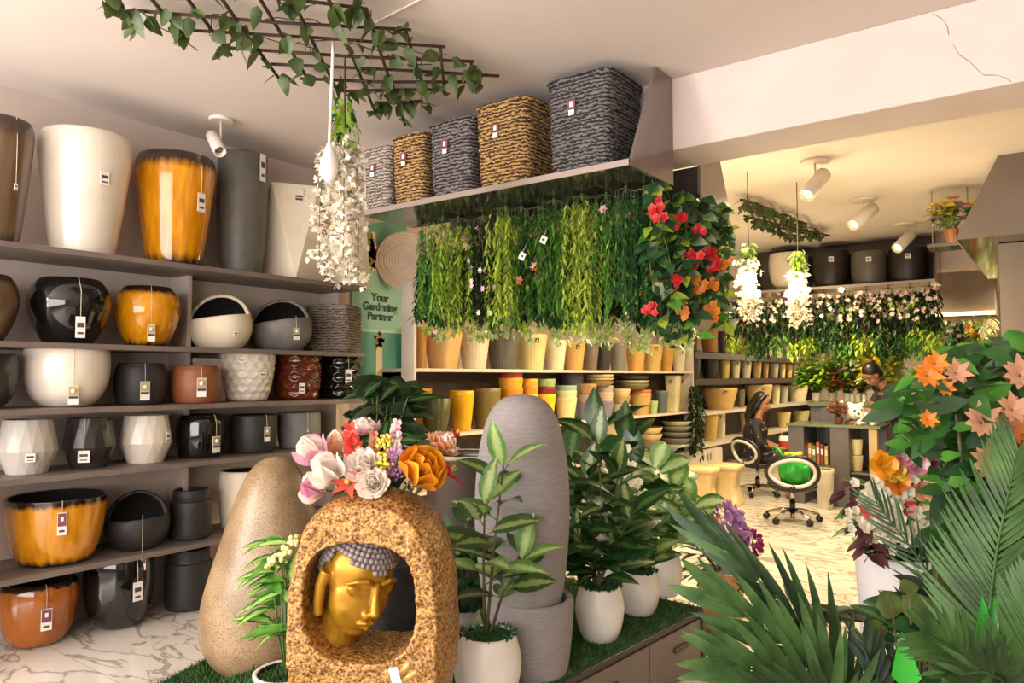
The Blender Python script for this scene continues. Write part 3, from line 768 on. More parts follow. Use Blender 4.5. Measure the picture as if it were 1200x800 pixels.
def text_mesh(name, s, size, parent, loc, rot, m, ext=.002, bold=.0):
    cu = bpy.data.curves.new(name, 'FONT'); cu.body = s; cu.size = size; cu.extrude = ext; cu.align_x = 'CENTER'; cu.offset = bold
    o = bpy.data.objects.new(name, cu); C.objects.link(o)
    bpy.context.view_layer.update()
    me = bpy.data.meshes.new_from_object(o.evaluated_get(bpy.context.evaluated_depsgraph_get()))
    bpy.data.objects.remove(o); me.materials.clear(); me.materials.append(m)
    o = bpy.data.objects.new(name, me); C.objects.link(o); o.parent = parent; o.location = loc; o.rotation_euler = rot
    return o
for s_, y_ in (('Your', 353), ('Gardening', 364), ('Partner', 375)):
    z_ = pX(443, y_, PXW).z - zb_
    text_mesh('lettering', s_, .098, t_, (.019, .0, z_), (PI / 2, 0, PI / 2), m_ink, .002, .003)
# round ribbed plate
pc = pX(473, 306, WX + .12); t_ = thing('ribbed_plate', 'pale round ribbed plate mounted above the poster beside the hanging vines', 'plate', pc)
m_plate = mat('pale_plate', '#d3c0b2', '#decdc0', rough=.3, scale=5)
R_ = 34 * depth(pc) / FL
pr = [(.0, .03), (.06, .035), (.10, .015)] + [(q / 40, .02 + .0 + .055 * (q / 40) ** 2 + .008 * sin(q * 1.7)) for q in range(5, 41)] + [(1, .06), (.99, .05)]
b = MB(); b.lathe([(max(.004, r) * R_, z) for r, z in pr] + [(.5 * R_, -.0), (.02, -.01)], m_plate, 48, capb=False)
q_ = (Vector((1, -.75, -.1))).to_track_quat('Z', 'Y').to_matrix()
b.v = [tuple(q_ @ Vector(v)) for v in b.v]; b.build('dish', t_)
b = MB(); b.box((-.06, .0, 0), (.10, .02, .02), m_edge); b.build('bracket', t_)
# ------------------------------------------------------------------ pot shelving of the rear room (same wall)
RX = -4.47
m_whitelam = mat('white_laminate', '#cfc2b2', '#d6cabb', rough=.5, scale=4)
m_darklam = mat('dark_laminate', '#3d3130', '#463937', rough=.45, scale=4)
RZ1 = pX(640, 433, RX).z; RZ2 = pX(735, 488.5, RX).z; RZ3 = pX(775, 526, RX).z
ry0 = pX(488, 430, RX).y; ry1 = pX(812, 430, RX).y
unit2 = thing('display_shelving', 'white edged pot shelving beyond the poster, below the hanging vines', 'shelving', (WX + .2, (ry0 + ry1) / 2, 0))
for z in (RZ1, RZ2, RZ3):
    b = MB(); b.box((0, 0, 0), (RX - WX, ry1 - ry0, .03), m_whitelam); b.build('shelf', unit2, rel(unit2, ((RX + WX) / 2 + .001, (ry0 + ry1) / 2, z - .015)), bevel=.002)
ztop_ = pX(482, 330, RX).z
for y in (ry0 - .016, ry1 + .016):
    b = MB(); b.box((0, 0, 0), (.15, .03, ztop_), m_whitelam); b.build('upright', unit2, rel(unit2, (RX - .076, y, ztop_ / 2 + .001)))
b = MB(); b.box((0, 0, 0), (.02, ry1 - ry0, RZ1 - .035), m_darklam); b.build('back_panel', unit2, rel(unit2, (WX + .013, (ry0 + ry1) / 2, (RZ1 - .035) / 2 + .001)))
# second unit
SA = pX(885, 416.5, RX).z; SB = pX(885, 443, RX).z; SC = pX(885, 477, RX).z; SD = pX(840, 518, RX).z
qy0 = ry1 + .10; qy1 = 17.7
unit3 = thing('display_shelving', 'dark pot shelving along the far end of the rear room wall', 'shelving', (WX + .2, (qy0 + qy1) / 2, 0))
for z, m, th in ((SA, m_darklam, .10), (SB, m_darklam, .10), (SC, m_whitelam, .05), (SD, m_whitelam, .05)):
    b = MB(); b.box((0, 0, 0), (RX - WX, qy1 - qy0, th), m); b.build('shelf', unit3, rel(unit3, ((RX + WX) / 2 + .001, (qy0 + qy1) / 2, z - th / 2)))
for y in (qy0 - .02, (qy0 + qy1) / 2, qy1 + .02):
    b = MB(); b.box((0, 0, 0), (.30, .04, SA + .5), m_darklam); b.build('upright', unit3, rel(unit3, (WX + .151, y, (SA + .5) / 2 + .001)))

b = MB(); b.box((0, 0, 0), (.02, qy1 - qy0, SA - .12), m_darklam); b.build('back_panel', unit3, rel(unit3, (WX + .013, (qy0 + qy1) / 2, (SA - .12) / 2 + .001)))
SM = {}
def sm(hexa, rough=.45):
    k = 'pot_' + hexa.strip('#')
    if k not in SM:
        c = [int(hexa[i:i + 2], 16) for i in (1, 3, 5)]; c2 = [min(255, int(x * 1.08) + 3) for x in c]
        SM[k] = mat('plastic_' + str(len(SM)), hexa, c2, rough=rough, scale=6)
    return SM[k]
T_PLAIN = [(.70, 0), (.72, .02), (.985, .84), (.985, .85), (1, .86), (1, 1)]
T_FLARE = [(.62, 0), (.70, .1), (.88, .5), (1, 1)]
T_BOX = [(.80, 0), (.82, .02), (.985, .9), (1, .91), (1, 1)]
def ribs(n, a):
    return lambda an, i, r, z: (r * (1 + a * sin(an * n)), z)
def spot_pot(label, px0, px1, ytop, zs, hexa, prof=T_PLAIN, rib=0, sq=None, dx=.17, group=None, lift=0, name='planter', stack=(), n=None, logo=None, glossy=.45, cat='pot'):
    loc, R, Hh, f = where(px0, px1, ytop, zs + .001 + lift, RX - dx)
    if sq: R *= .86
    t = thing(name, label, cat, loc, 0, group)
    nn = n or (72 if rib else 28)
    bb = potmesh(prof, R, Hh, sm(hexa, glossy), m_dark_in if not stack else sm(hexa), nn, ribs(rib, .022) if rib else None, sq, th=.012, k=1)
    o = bb.build('body', t)
    if sq: o.rotation_euler = (0, 0, .12)
    if logo:
        a = f + .35; z = Hh * .82; rr = interp(prof, .82) * R + .004
        if sq: a = -PI / 2 + .12; rr = R * .98
        b = MB(); b.box((0, 0, 0), (.045, .004, .05), m_print); b.box((0, -.0025, -.008), (.018, .002, .03), sm(hexa))
        b.build('logo', t, (cos(a) * rr, sin(a) * rr, z), rz=a + PI / 2)
    return t, loc, R, Hh
def stack_pots(desc, px0, px1, ys, zs, cols, prof=T_PLAIN, dx=.17, sq=None):
    """nested pots, ys = top row of each from the lowest one up"""
    names = ('lowest', 'second', 'third', 'fourth', 'fifth')
    loc, R, H0, f = where(px0, px1, ys[0], zs + .001, RX - dx)
    for i, (y, c) in enumerate(zip(ys, cols)):
        Hh = where(px0, px1, y, zs + .001, RX - dx)[2]
        z = Hh - H0
        t = thing('nested_planter', desc % (names[i] if i < len(ys) - 1 else 'topmost'), 'pot', loc + Vector((0, 0, z + .0005 * i)), 0, None)
        potmesh(prof, R * (1 - .008 * i), H0, sm(c), m_dark_in, 28, None, sq, th=.012, k=1).build('body', t)
# upper board
spot_pot('ribbed tan planter at the left end of the upper rear shelf beside the white upright', 484, 501, 383, RZ1, '#c88f52', rib=22, dx=.26)
spot_pot('smooth tan planter with dark logo on the upper rear shelf', 497, 541, 384, RZ1, '#d3a568', logo=1, sq=5, n=48)
spot_pot('cream white finely ribbed planter with dark logo on the upper rear shelf', 537, 574, 385, RZ1, '#d9c9ad', rib=26, logo=1)
spot_pot('dark grey finely ribbed planter on the upper rear shelf', 570, 609, 388, RZ1, '#5b5850', rib=26, logo=1)
spot_pot('pale yellow ribbed planter on the upper rear shelf', 606, 641, 391, RZ1, '#d8c98c', rib=24, logo=1)
spot_pot('white planter next to the pale yellow ribbed planter', 639, 664, 398, RZ1, '#e6dcbe', logo=1)
spot_pot('tan planter with two dark printed marks on the upper rear shelf', 660, 686, 400, RZ1, '#d3a963', logo=1)
spot_pot('mauve grey planter with white blossom above it on the upper rear shelf', 682, 702, 402, RZ1, '#7b6d66')
spot_pot('black planter on the upper rear shelf', 697, 717, 402, RZ1, '#3a3632')
spot_pot('mid grey planter on the upper rear shelf', 713, 735, 402, RZ1, '#7b776d')
spot_pot('orange tan planter on the upper rear shelf', 733, 757, 402, RZ1, '#cf9a53', logo=1)
spot_pot('sandy yellow planter right of the orange tan one', 753, 777, 403, RZ1, '#c9a860', logo=1)
spot_pot('narrow amber planter near the right end of the upper rear shelf', 773, 790, 408, RZ1, '#c7953f')
spot_pot('narrow cream planter near the right end of the upper rear shelf', 787, 804, 408, RZ1, '#e0d2b4', logo=1)
# middle board
spot_pot('small square amber pot at the left end of the middle rear shelf', 480, 506, 455, RZ2, '#a8711d', T_BOX, sq=5, n=40, dx=.30, glossy=.2)
spot_pot('dark green pot with vertical straw ribs on the middle rear shelf', 494, 529, 467, RZ2, '#4a4a26', T_FLARE, rib=15, dx=.14)
spot_pot('bright yellow rimmed pot on the middle rear shelf', 526, 556, 458, RZ2, '#dfa313', T_PLAIN, glossy=.3)
spot_pot('olive brown pot with a white tag on the middle rear shelf', 553, 587, 455, RZ2, '#6f6030', T_PLAIN)
t_ = bpy.data.objects.get('planter')
stack_pots('%s yellow pot of the nested stack behind the grey stone on the middle rear shelf', 584, 613, (466, 454, 443, 433), RZ2, ('#d89a1c', '#cf861c', '#d99a22', '#8c2a16'))
stack_pots('%s pot of the yellow stack showing just right of the first yellow stack', 610, 631, (462, 452, 444), RZ2, ('#e0a818', '#c9861c', '#dda022'))
stack_pots('%s pot of the maroon, yellow and green stack beside the grey stone', 628, 651, (462, 453, 444), RZ2, ('#e2b414', '#7a2018', '#93a562'))
stack_pots('%s pot of the cream and mint stack on the middle rear shelf', 650, 676, (466, 458, 452), RZ2, ('#d8c690', '#c9c79a', '#8aa890'))
stack_pots('%s pot of the rose and blue-grey stack on the middle rear shelf', 673, 700, (474, 463, 450), RZ2, ('#6f7686', '#a58a7c', '#a27a58'))
stack_pots('%s pot of the lilac and tan stack on the middle rear shelf', 697, 719, (470, 460, 452), RZ2, ('#7c7684', '#c2a58c', '#a79a90'))
stack_pots('%s dish of the brown stack leaning behind the lilac pots', 684, 720, (447, 443, 439), pX(702, 452, RX - .17).z, ('#9a7a48', '#b8a070', '#c2ae84'), prof=T_FLARE)
stack_pots('%s pot of the pale cream stack on the middle rear shelf', 715, 739, (474, 464, 456), RZ2, ('#bdb896', '#a88a60', '#c8b48c'))
stack_pots('%s pot of the tan stack with an orange rim on the middle rear shelf', 737, 763, (461, 457), RZ2, ('#bc9a58', '#b8683a'))
stack_pots('%s dish of the wide olive stack on the middle rear shelf', 721, 761, (450, 446, 441), pX(741, 456, RX - .17).z, ('#6f6844', '#a69c70', '#3c382c'), prof=T_FLARE)
spot_pot('small pale green pot right of the tan stack', 759, 771, 470, RZ2, '#a8b878', dx=.1)
spot_pot('slate grey ribbed pot near the right end of the middle rear shelf', 767, 783, 458, RZ2, '#55625f', rib=12, dx=.1)
spot_pot('tall cream square planter with dark marks at the right end of the middle rear shelf', 779, 798, 440, RZ2, '#d3c49c', T_BOX, sq=6, n=40, logo=1)
spot_pot('tall sandy square planter at the right end of the middle rear shelf', 794, 811, 440, RZ2, '#d2bc84', T_BOX, sq=6, n=40, logo=1)
spot_pot('dark grey-blue pot behind the rose stack on the middle rear shelf', 657, 684, 437, RZ2, '#4c4a52', dx=.30)
# lower board
spot_pot('wide cream trough planter on the lower rear shelf behind the leaves', 699, 746, 497, RZ3, '#dccfa4', T_BOX, sq=6, n=48, dx=.2)
stack_pots('%s pot of the tan over grey stack on the lower rear shelf', 747, 776, (518, 510, 502), RZ3, ('#77715f', '#c8ae70', '#d0b880'))
stack_pots('%s dish of the ash grey stack at the right end of the lower rear shelf', 774, 811, (515, 508, 501, 495), RZ3, ('#6f6a5c', '#77725f', '#807a68', '#b2a88c'))
spot_pot('small ash pot under the lower rear shelf behind the leaves', 774, 802, 532, .0, '#8a8474', dx=.2)
spot_pot('blue-grey round planter at the left end of the lower rear shelf', 484, 522, 507, RZ3, '#6f8496', T_ROUND, dx=.2)
# far unit, top row downwards
spot_pot('terracotta tub with lime leaves at the left end of the far dark shelf', 821, 842, 386, SA, '#b0713a', dx=.2)
spot_pot('black pot on the far dark shelf', 841, 853, 388, SA, '#3a342b', dx=.2)
spot_pot('pale grey pot on the far dark shelf', 852, 863, 390, SA, '#b8ad8e', dx=.2)
FAR = 'cream pots on the far rear shelves'
for i, (a, c, y, h) in enumerate(((862, 881, 398, '#d2b878'), (880, 894, 402, '#c7a95a'), (894, 905, 404, '#dccda0'), (905, 917, 403, '#d9cfa8'), (917, 929, 405, '#b9b7a4'), (929, 939, 404, '#e2d8b4'), (938, 948, 405, '#dacfa8'))):
    spot_pot(('tan pot on the far top shelf', 'ochre pot on the far top shelf', 'cream pot third after the black pot on the far top shelf', 'pale cream pot in the middle of the far top shelf', 'grey pot on the far top shelf near the vines', 'ivory pot near the right end of the far top shelf', 'last cream pot at the right end of the far top shelf')[i], a, c, y, SA, h, dx=.2, group=FAR)
spot_pot('large dark plum pot where the two rear shelvings meet', 803, 822, 410, SB + .0, '#4a4340', dx=.14)
spot_pot('large black pot at the left end of the second far shelf', 821, 843, 412, SB, '#37302b', dx=.2)
for i, (a, c, y, h) in enumerate(((842, 856, 421, '#c9b35a'), (855, 868, 422, '#ded1a4'), (867, 881, 422, '#e4d8b2'), (880, 893, 423, '#d5b474'), (892, 901, 425, '#d2a860'), (899, 913, 425, '#b5ab90'), (912, 921, 425, '#e0cb8c'), (920, 929, 426, '#d7b070'), (928, 936, 426, '#e6dcb0'), (935, 943, 426, '#ddd2a6'))):
    spot_pot(('yellow pot right of the large black pot, second far shelf', 'pale cream pot second after the black pot, second far shelf', 'ivory pot with dark marks, second far shelf', 'tan pot left of the small ochre one, second far shelf', 'small ochre pot, second far shelf', 'grey pot, second far shelf', 'straw yellow pot right of the grey pot, second far shelf', 'small orange tan pot, second far shelf', 'ivory pot second from the right end, second far shelf', 'cream pot at the right end, second far shelf')[i], a, c, y, SB, h, dx=.2, group=FAR, logo=1 if i in (1, 2) else None)
for i, (a, c, y, h) in enumerate(((822, 864, 455, '#cda864'), (863, 873, 456, '#77705c'), (872, 905, 451, '#d8bf80'), (903, 914, 451, '#e8dfae'), (912, 924, 452, '#b5b2a2'), (922, 947, 451, '#e9dfb8'))):
    spot_pot(('wide tan planter with dark marks on the third far shelf', 'narrow grey pot on the third far shelf', 'large straw coloured planter on the third far shelf', 'narrow ivory pot on the third far shelf', 'pale grey pot on the third far shelf', 'bright ivory planter at the right end of the third far shelf')[i], a, c, y, SC, h, dx=.2, logo=1 if i in (0, 2, 5) else None)
spot_pot('tall sandy planter on the lowest far shelf above the white cabinet', 822, 841, 484, SD, '#c3a25c', dx=.16)
spot_pot('small white pot with dark marks beside the tall sandy planter', 838, 850, 483, SD, '#d9d2b4', T_BOX, sq=6, n=40, logo=1, dx=.24)
spot_pot('tan pot on the lowest far shelf behind the seated woman', 866, 880, 484, SD, '#b8995c', dx=.2)
spot_pot('cream planter with orange picture on the lowest far shelf', 909, 926, 483, SD, '#e2c98c', dx=.2)
spot_pot('straw coloured planter on the lowest far shelf near the counter', 928, 948, 482, SD, '#d2c890', dx=.2)
# white cabinet on the floor below
_a = pX(812, 530, RX + .02); _b = pX(846, 530, RX + .02)
t_ = thing('low_cabinet', 'low white cabinet at the foot of the far pot shelving', 'cabinet', (RX - .2, (_a.y + _b.y) / 2, .001))
zc_ = pX(830, 520, RX).z - .08
b = MB(); b.box((0, 0, zc_ / 2), (.44, _b.y - _a.y, zc_ - .002), m_whitelam); b.build('body', t_)
for s in (-1, 1):
    b = MB(); b.box((.225, s * (_b.y - _a.y) / 4, zc_ / 2), (.014, (_b.y - _a.y) / 2 - .02, zc_ - .06), m_whitelam); d_ = b.build('door', t_)
    b = MB(); b.box((.24, s * .06, zc_ * .7), (.02, .02, .1), m_edge); b.build('handle', d_)
# ------------------------------------------------------------------ hanging vines
G_LIME = leaf_mat('vine_lime', '#7f9f26', '#b9cf4a', scale=25); G_MID = leaf_mat('vine_mid', '#3b7622', '#6ea03e', scale=25)
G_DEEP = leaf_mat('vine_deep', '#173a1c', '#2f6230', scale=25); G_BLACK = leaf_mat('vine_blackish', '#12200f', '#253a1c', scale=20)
G_YEL = leaf_mat('vine_yellow_green', '#90ab2c', '#c8d658', scale=25); G_VAR = leaf_mat('variegated_leaf', '#7d9a4c', '#d5d6a4', scale=40)
m_red = leaf_mat('red_petal', '#b5161a', '#d92a2a', scale=30); m_orangep = leaf_mat('orange_petal', '#d2701c', '#e8963a', scale=30)
m_pink = leaf_mat('pink_petal', '#d98ba0', '#edb9bd', scale=30); m_whitep = leaf_mat('white_petal', '#e8dfcd', '#f6f0e2', scale=30)
m_stemg = mat('green_stem', '#4a5a2a', '#5e6e38', rough=.7, scale=20)
def vine(label, xa, xb, y0, y1, Y, mats, ns=9, ll=.055, lw=.014, dens=1.0, group=None, zt=None, flowers=None, tip=None, shape=0, spread=1.0, depthw=.09, tipq=.82, flq=1.0):
    p0 = pY((xa + xb) / 2, y0, Y); p1 = pY((xa + xb) / 2, y1, Y)
    xl = pY(xa, y0, Y).x; xr = pY(xb, y0, Y).x
    Wd = (xr - xl) / 2; z0 = zt if zt is not None else p0.z; Ln = z0 - p1.z
    o = Vector((p0.x, Y, z0))
    t = thing('hanging_vine', label, 'artificial vine', o, 0, group)
    bs = MB(); bl = MB(); bf = MB(); bt = MB()
    bs.tube([(0, 0, 0), (0, 0, -.04)], .008, m_stemg, 6)
    for s in range(ns):
        fx = (s + .5) / ns * 2 - 1 + rnd.uniform(-.12, .12)
        ex = fx * Wd * .92; ey = rnd.uniform(-depthw, depthw); L = Ln * rnd.uniform(.86, 1.03)
        pts = [Vector((0, 0, -.01)), Vector((ex * .8, ey * .8, -.03))]
        nseg = 7
        ph = rnd.uniform(0, 6)
        for k in range(1, nseg + 1):
            q = k / nseg
            pts.append(Vector((ex * (.8 + .2 * q * spread) + .012 * sin(ph + q * 5), ey + .012 * cos(ph + q * 6), -.05 - (L - .05) * q)))
        bs.tube(pts, .002, m_stemg, 3, cap=False)
        n = max(4, int(L / .0125 * dens))
        for i in range(n):
            q = 1.2 + (i + rnd.random()) / n * (len(pts) - 2.25); j = int(q); p = pts[min(j, len(pts) - 2)].lerp(pts[min(j + 1, len(pts) - 1)], min(1, q - j))
            a = rnd.uniform(0, 2 * PI)
            m = mats[0] if rnd.random() < .65 else rnd.choice(mats)
            bb = bl
            if tip and q > len(pts) * tipq: m = tip
            bl.leaf(p, (cos(a) * .8, sin(a) * .8, rnd.uniform(-1.3, -.15)), (cos(a) * .4, sin(a) * .4 - .3, 1), ll * rnd.uniform(.7, 1.3), lw * rnd.uniform(.8, 1.25), m, 2, shape, .25, .2)
        if flowers and rnd.random() < flowers[1]:
            for _ in range(flowers[2]):
                q = rnd.uniform(1.2, max(1.4, (len(pts) - 1.2) * flq)); j = int(q); p = pts[j].lerp(pts[j + 1], q - j) + Vector((rnd.uniform(-.02, .02), -.03, 0))
                for k in range(6):
                    a = k * PI / 3
                    bf.leaf(p, (cos(a), -.5, sin(a)), (0, -1, .2), flowers[3], flowers[3] * .8, rnd.choice(flowers[0]), 2, 1, .2)
    bs.build('stems', t); bl.build('leaves', t)
    if bf.v: bf.build('blossoms', t)
    return t
VY = 3.80
ZB = OZ - .002
FR = None
vine('mid green hanging vine at the left end of the front row, beside the ribbed plate', 491, 513, 270, 372, 3.74, (G_MID, G_DEEP, G_LIME), 9, zt=ZB)
vine('narrow lime green hanging vine second from the left end', 511, 527, 265, 372, 3.66, (G_LIME, G_MID), 7, zt=ZB)
vine('bushy lime green hanging vine third from the left end', 523, 551, 262, 386, 3.74, (G_LIME, G_YEL, G_MID), 13, zt=ZB)
vine('blackish green vine with small pink blossoms between two lime vines', 550, 582, 258, 372, 3.80, (G_BLACK, G_DEEP), 11, .05, .026, .8, zt=ZB, flowers=((m_pink, m_whitep), .5, 2, .022))
vine('bright lime vine left of centre hanging down to the dark grey ribbed planter', 580, 606, 252, 384, 3.68, (G_YEL, G_LIME), 13, zt=ZB)
vine('fresh mid green vine close against the bright lime one', 602, 620, 250, 382, 3.74, (G_MID, G_LIME, G_MID), 10, zt=ZB)
vine('dark green vine with an orange pink flower, hanging before the yellow ribbed planter', 616, 646, 246, 372, 3.80, (G_DEEP, G_BLACK, G_MID), 12, .055, .022, .9, zt=ZB, flowers=((m_orangep, m_pink), .25, 1, .035))
vine('broad deep green fern-like vine in the middle of the front row', 630, 668, 242, 366, 3.70, (G_MID, G_DEEP), 14, .075, .014, zt=ZB)
vine('long yellow lime vine right of centre', 664, 700, 234, 388, 3.70, (G_YEL, G_LIME), 16, zt=ZB)
vine('mid green vine right of the long yellow lime vine', 697, 724, 228, 372, 3.76, (G_MID, G_DEEP, G_LIME), 12, zt=ZB, flowers=((m_pink,), .2, 1, .03))
vine('blue-green feathery vine close to the shelf end panel', 721, 746, 222, 356, 3.70, (G_DEEP, G_MID), 12, .075, .012, zt=ZB)
vine('small-leaved dark green vine directly left of the red flowers', 741, 768, 216, 372, 3.76, (G_DEEP, G_MID), 12, .035, .024, 1.1, zt=ZB, shape=1)
# rear row behind the beam
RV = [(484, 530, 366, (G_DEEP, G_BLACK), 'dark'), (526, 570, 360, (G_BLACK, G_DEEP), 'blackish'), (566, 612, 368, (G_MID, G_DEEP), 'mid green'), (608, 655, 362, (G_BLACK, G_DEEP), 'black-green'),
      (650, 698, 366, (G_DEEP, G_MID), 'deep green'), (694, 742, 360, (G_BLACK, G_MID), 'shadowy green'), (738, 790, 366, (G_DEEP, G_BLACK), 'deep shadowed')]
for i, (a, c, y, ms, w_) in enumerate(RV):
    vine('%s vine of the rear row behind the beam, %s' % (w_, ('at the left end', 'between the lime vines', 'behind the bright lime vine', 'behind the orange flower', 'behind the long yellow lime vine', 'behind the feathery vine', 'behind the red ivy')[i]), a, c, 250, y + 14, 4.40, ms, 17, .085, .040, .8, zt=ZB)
# variegated trailing plants over the pots
for i, (a, c, y0, y1) in enumerate(((496, 540, 352, 396), (540, 590, 350, 402), (588, 640, 352, 400), (640, 690, 350, 404), (688, 738, 350, 404), (736, 782, 352, 408), (778, 816, 350, 408))):
    vine('pale variegated creeper ending above the %s' % ('smooth tan planter', 'cream and dark grey ribbed planters', 'pale yellow ribbed planter', 'white and mauve planters', 'black and mid grey planters', 'sandy yellow planter', 'two narrow planters at the right end')[i], a, c, y0, y1, 4.58, (G_VAR, G_LIME, G_VAR), 12, .06, .052, .5, zt=ZB, shape=1, flowers=((m_whitep, m_pink), .25, 1, .03))
# ivy with red flowers wrapped round the end of the beam shelf
def cluster(b, p, r, m, n=9, face=(0, -1, 0), ps=.5):
    fv = Vector(face)
    for i in range(n):
        c = Vector(p) + Vector((rnd.gauss(0, 1), rnd.gauss(0, .5), rnd.gauss(0, 1))) * r * .45
        b.tube([Vector(p) - fv.normalized() * r * .3, c], .0018, m_stemg, 4)
        for k in range(5):
            a = k * 2 * PI / 5 + i
            u_ = fv.orthogonal().normalized(); v_ = fv.cross(u_)
            b.leaf(c, u_ * cos(a) + v_ * sin(a) + fv * .5, fv, r * ps, r * ps * .92, m, 4, 4, .2)
ip = pY(795, 212, 4.0)
ivy = thing('flowering_ivy', 'broad-leaved ivy with red and orange blossoms climbing at the end of the beam shelf', 'artificial plant', (ip.x, 4.0, ZB))
bs = MB(); bl = MB()
I_D = leaf_mat('ivy_dark', '#1f3d22', '#3c6238', scale=18); I_P = leaf_mat('ivy_pale', '#5f7d57', '#a7b894', scale=22)
for s in range(34):
    x = rnd.uniform(752, 846); Y = 3.66 + (x - 752) / 94 * .8 + rnd.uniform(-.1, .1)
    top = pY(x, 208, Y); yb = rnd.uniform(335, 398)
    bot = pY(x, yb, Y)
    pts = [Vector((top.x, Y, ZB)) - ivy.location]
    for k in range(1, 7):
        q = k / 6; pts.append(Vector((top.x + .05 * sin(s + 4 * q), Y + .05 * cos(s * 2 + 3 * q), ZB + (bot.z - ZB) * q)) - ivy.location)
    bs.tube(pts, .003, m_stemg, 4, cap=False)
    for i in range(24):
        q = rnd.uniform(.05, 5.98); j = int(q); p = pts[j].lerp(pts[j + 1], q - j)
        a = rnd.uniform(0, 2 * PI)
        bl.leaf(p, (cos(a), sin(a) - .3, rnd.uniform(-1.1, .3)), (.1, -.8, .7), rnd.uniform(.06, .115), rnd.uniform(.05, .085), I_D if rnd.random() < .62 else rnd.choice((I_P, G_MID, G_LIME)), 3, 1, .3, .2)
bs.build('stems', ivy); bl.build('leaves', ivy)
for x, y, r, m in ((770, 245, .075, m_red), (796, 258, .055, m_red), (817, 271, .055, m_red), (811, 305, .075, m_red), (832, 303, .08, m_red), (792, 329, .05, m_red), (762, 363, .05, m_red),
                   (817, 334, .06, m_orangep), (832, 334, .05, m_orangep), (831, 366, .065, m_orangep), (801, 370, .05, m_orangep), (848, 310, .05, m_orangep)):
    Y = 3.60 + max(0, (x - 752)) / 94 * .72 - .07; p = pY(x, y, Y)
    b = MB(); cluster(b, (0, 0, 0), r * .82, m, 11); b.build('flower_head', ivy, p - ivy.location)
bl = MB()

# ------------------------------------------------------------------ far overhead shelf with pots and vines
FZ = OZ
FY = pz(990, 337, FZ).y
fx0 = pY(868, 330, FY).x; fx1 = pY(1096, 330, FY).x
overhead('overhead_shelf', 'farthest overhead shelf carrying a white bowl and three dark pots above hanging vines', fx0, fx1, FY + .5, FY, FZ, CEIL - .002, FY + .2, (-1, 1))
b = MB(); b.box((-.42, FY + .72, (BZ + CEIL) / 2), (9.0, .36, CEIL - BZ), m_beam); struct('trim_2', b)
def top_pot(label, x0, x1, ytop, hexa, prof, Yc=None, m=None, logo=0):
    Yc = FY + .27; p = pY((x0 + x1) / 2, 330, Yc); t0 = depth(p); u = ((x0 + x1) / 2 - 600) / FL
    R = min(.245, (x1 - x0) / 2 * t0 / FL / math.sqrt(1 + u * u)); Hh = min(pY((x0 + x1) / 2, ytop, Yc - R * .6).z, CEIL - .02) - FZ - .036
    t = thing('planter', label, 'pot', (p.x, Yc, FZ + .036))
    potmesh(prof, R, Hh, m or sm(hexa), m_dark_in, 36).build('body', t)
    f = math.atan2(-p.y, -p.x) + .2
    hang_tag(t, prof, R, Hh, f, -.2, Hh * .8, Hh * .66, 0, .06, False)
top_pot('white bowl planter on the farthest overhead shelf', 897, 951, 296, '#e6dcc0', T_BOWL, m=m_white)
top_pot('black pot beside the white bowl on the farthest overhead shelf', 953, 996, 293, '#241d18', T_CYL)
top_pot('dark grey pot between two black ones on the farthest overhead shelf', 997, 1040, 294, '#57504a', T_CYL)
top_pot('black pot at the right end of the farthest overhead shelf', 1041, 1088, 290, '#1d1815', T_CYL)
specks = (m_whitep, m_pink, m_whitep)
FV = [(852, 880, 345, 412, (G_BLACK, G_DEEP), 'dark leafy vine before the far terracotta tub'), (876, 904, 342, 418, (G_MID, G_BLACK), 'mid green vine left of the glowing blossom'), (900, 930, 340, 414, (G_BLACK, G_DEEP), 'blackish vine between the two glowing blossoms'),
      (926, 956, 340, 418, (G_DEEP, G_BLACK), 'dark vine behind the right glowing blossom'), (950, 980, 338, 424, (G_MID, G_DEEP), 'mid green vine under the left black pot'), (976, 1004, 338, 434, (G_LIME, G_MID), 'lime vine under the gap between two pots'),
      (1000, 1030, 338, 428, (G_DEEP, G_MID), 'deep green vine under the dark grey pot'), (1026, 1056, 338, 436, (G_LIME, G_DEEP), 'lime tipped vine above the bending person'), (1052, 1080, 338, 432, (G_YEL, G_MID), 'yellow green vine under the right black pot'), (1076, 1102, 338, 426, (G_DEEP, G_MID), 'dark vine at the right end of the far shelf')]
for i_, (a, c, y0, y1, ms, lb) in enumerate(FV):
    vine(lb + ', far overhead shelf', a, c, y0, y1 - (14 if a > 940 else 0), FY + .22, (G_BLACK, G_DEEP) + ms, 11, .10, .036, .75, zt=FZ - .002, flowers=(specks, .9, 4, .030), tip=(G_LIME, G_MID, G_DEEP)[(i_ * 2) % 3], depthw=.2, tipq=.66, flq=.55)

_gy = pX(813, 470, RX + .06).y
vine('narrow blackish garland hanging where the two rear pot shelvings meet', 806, 822, 450, 536, _gy, (G_BLACK, G_DEEP), 6, .10, .045, .7, zt=pY(813, 446, _gy).z, depthw=.05)
for _v in C.objects:
    if _v.get('label', '').startswith(('broad deep green fern-like', 'fresh mid green vine')):
        _q = pY(637 if 'broad' in _v['label'] else 612, 281 if 'broad' in _v['label'] else 300, 3.60)
        b = MB(); b.box((0, 0, 0), (.045, .003, .045), m_card, Matrix.Rotation(.5, 3, 'Y')); b.box((0, -.002, 0), (.02, .002, .012), m_print, Matrix.Rotation(.5, 3, 'Y')); b.tube([(0, 0, .02), (0, .06, .10)], .0015, m_string, 4); b.build('price_tag', _v, _q - Vector(_v.location))
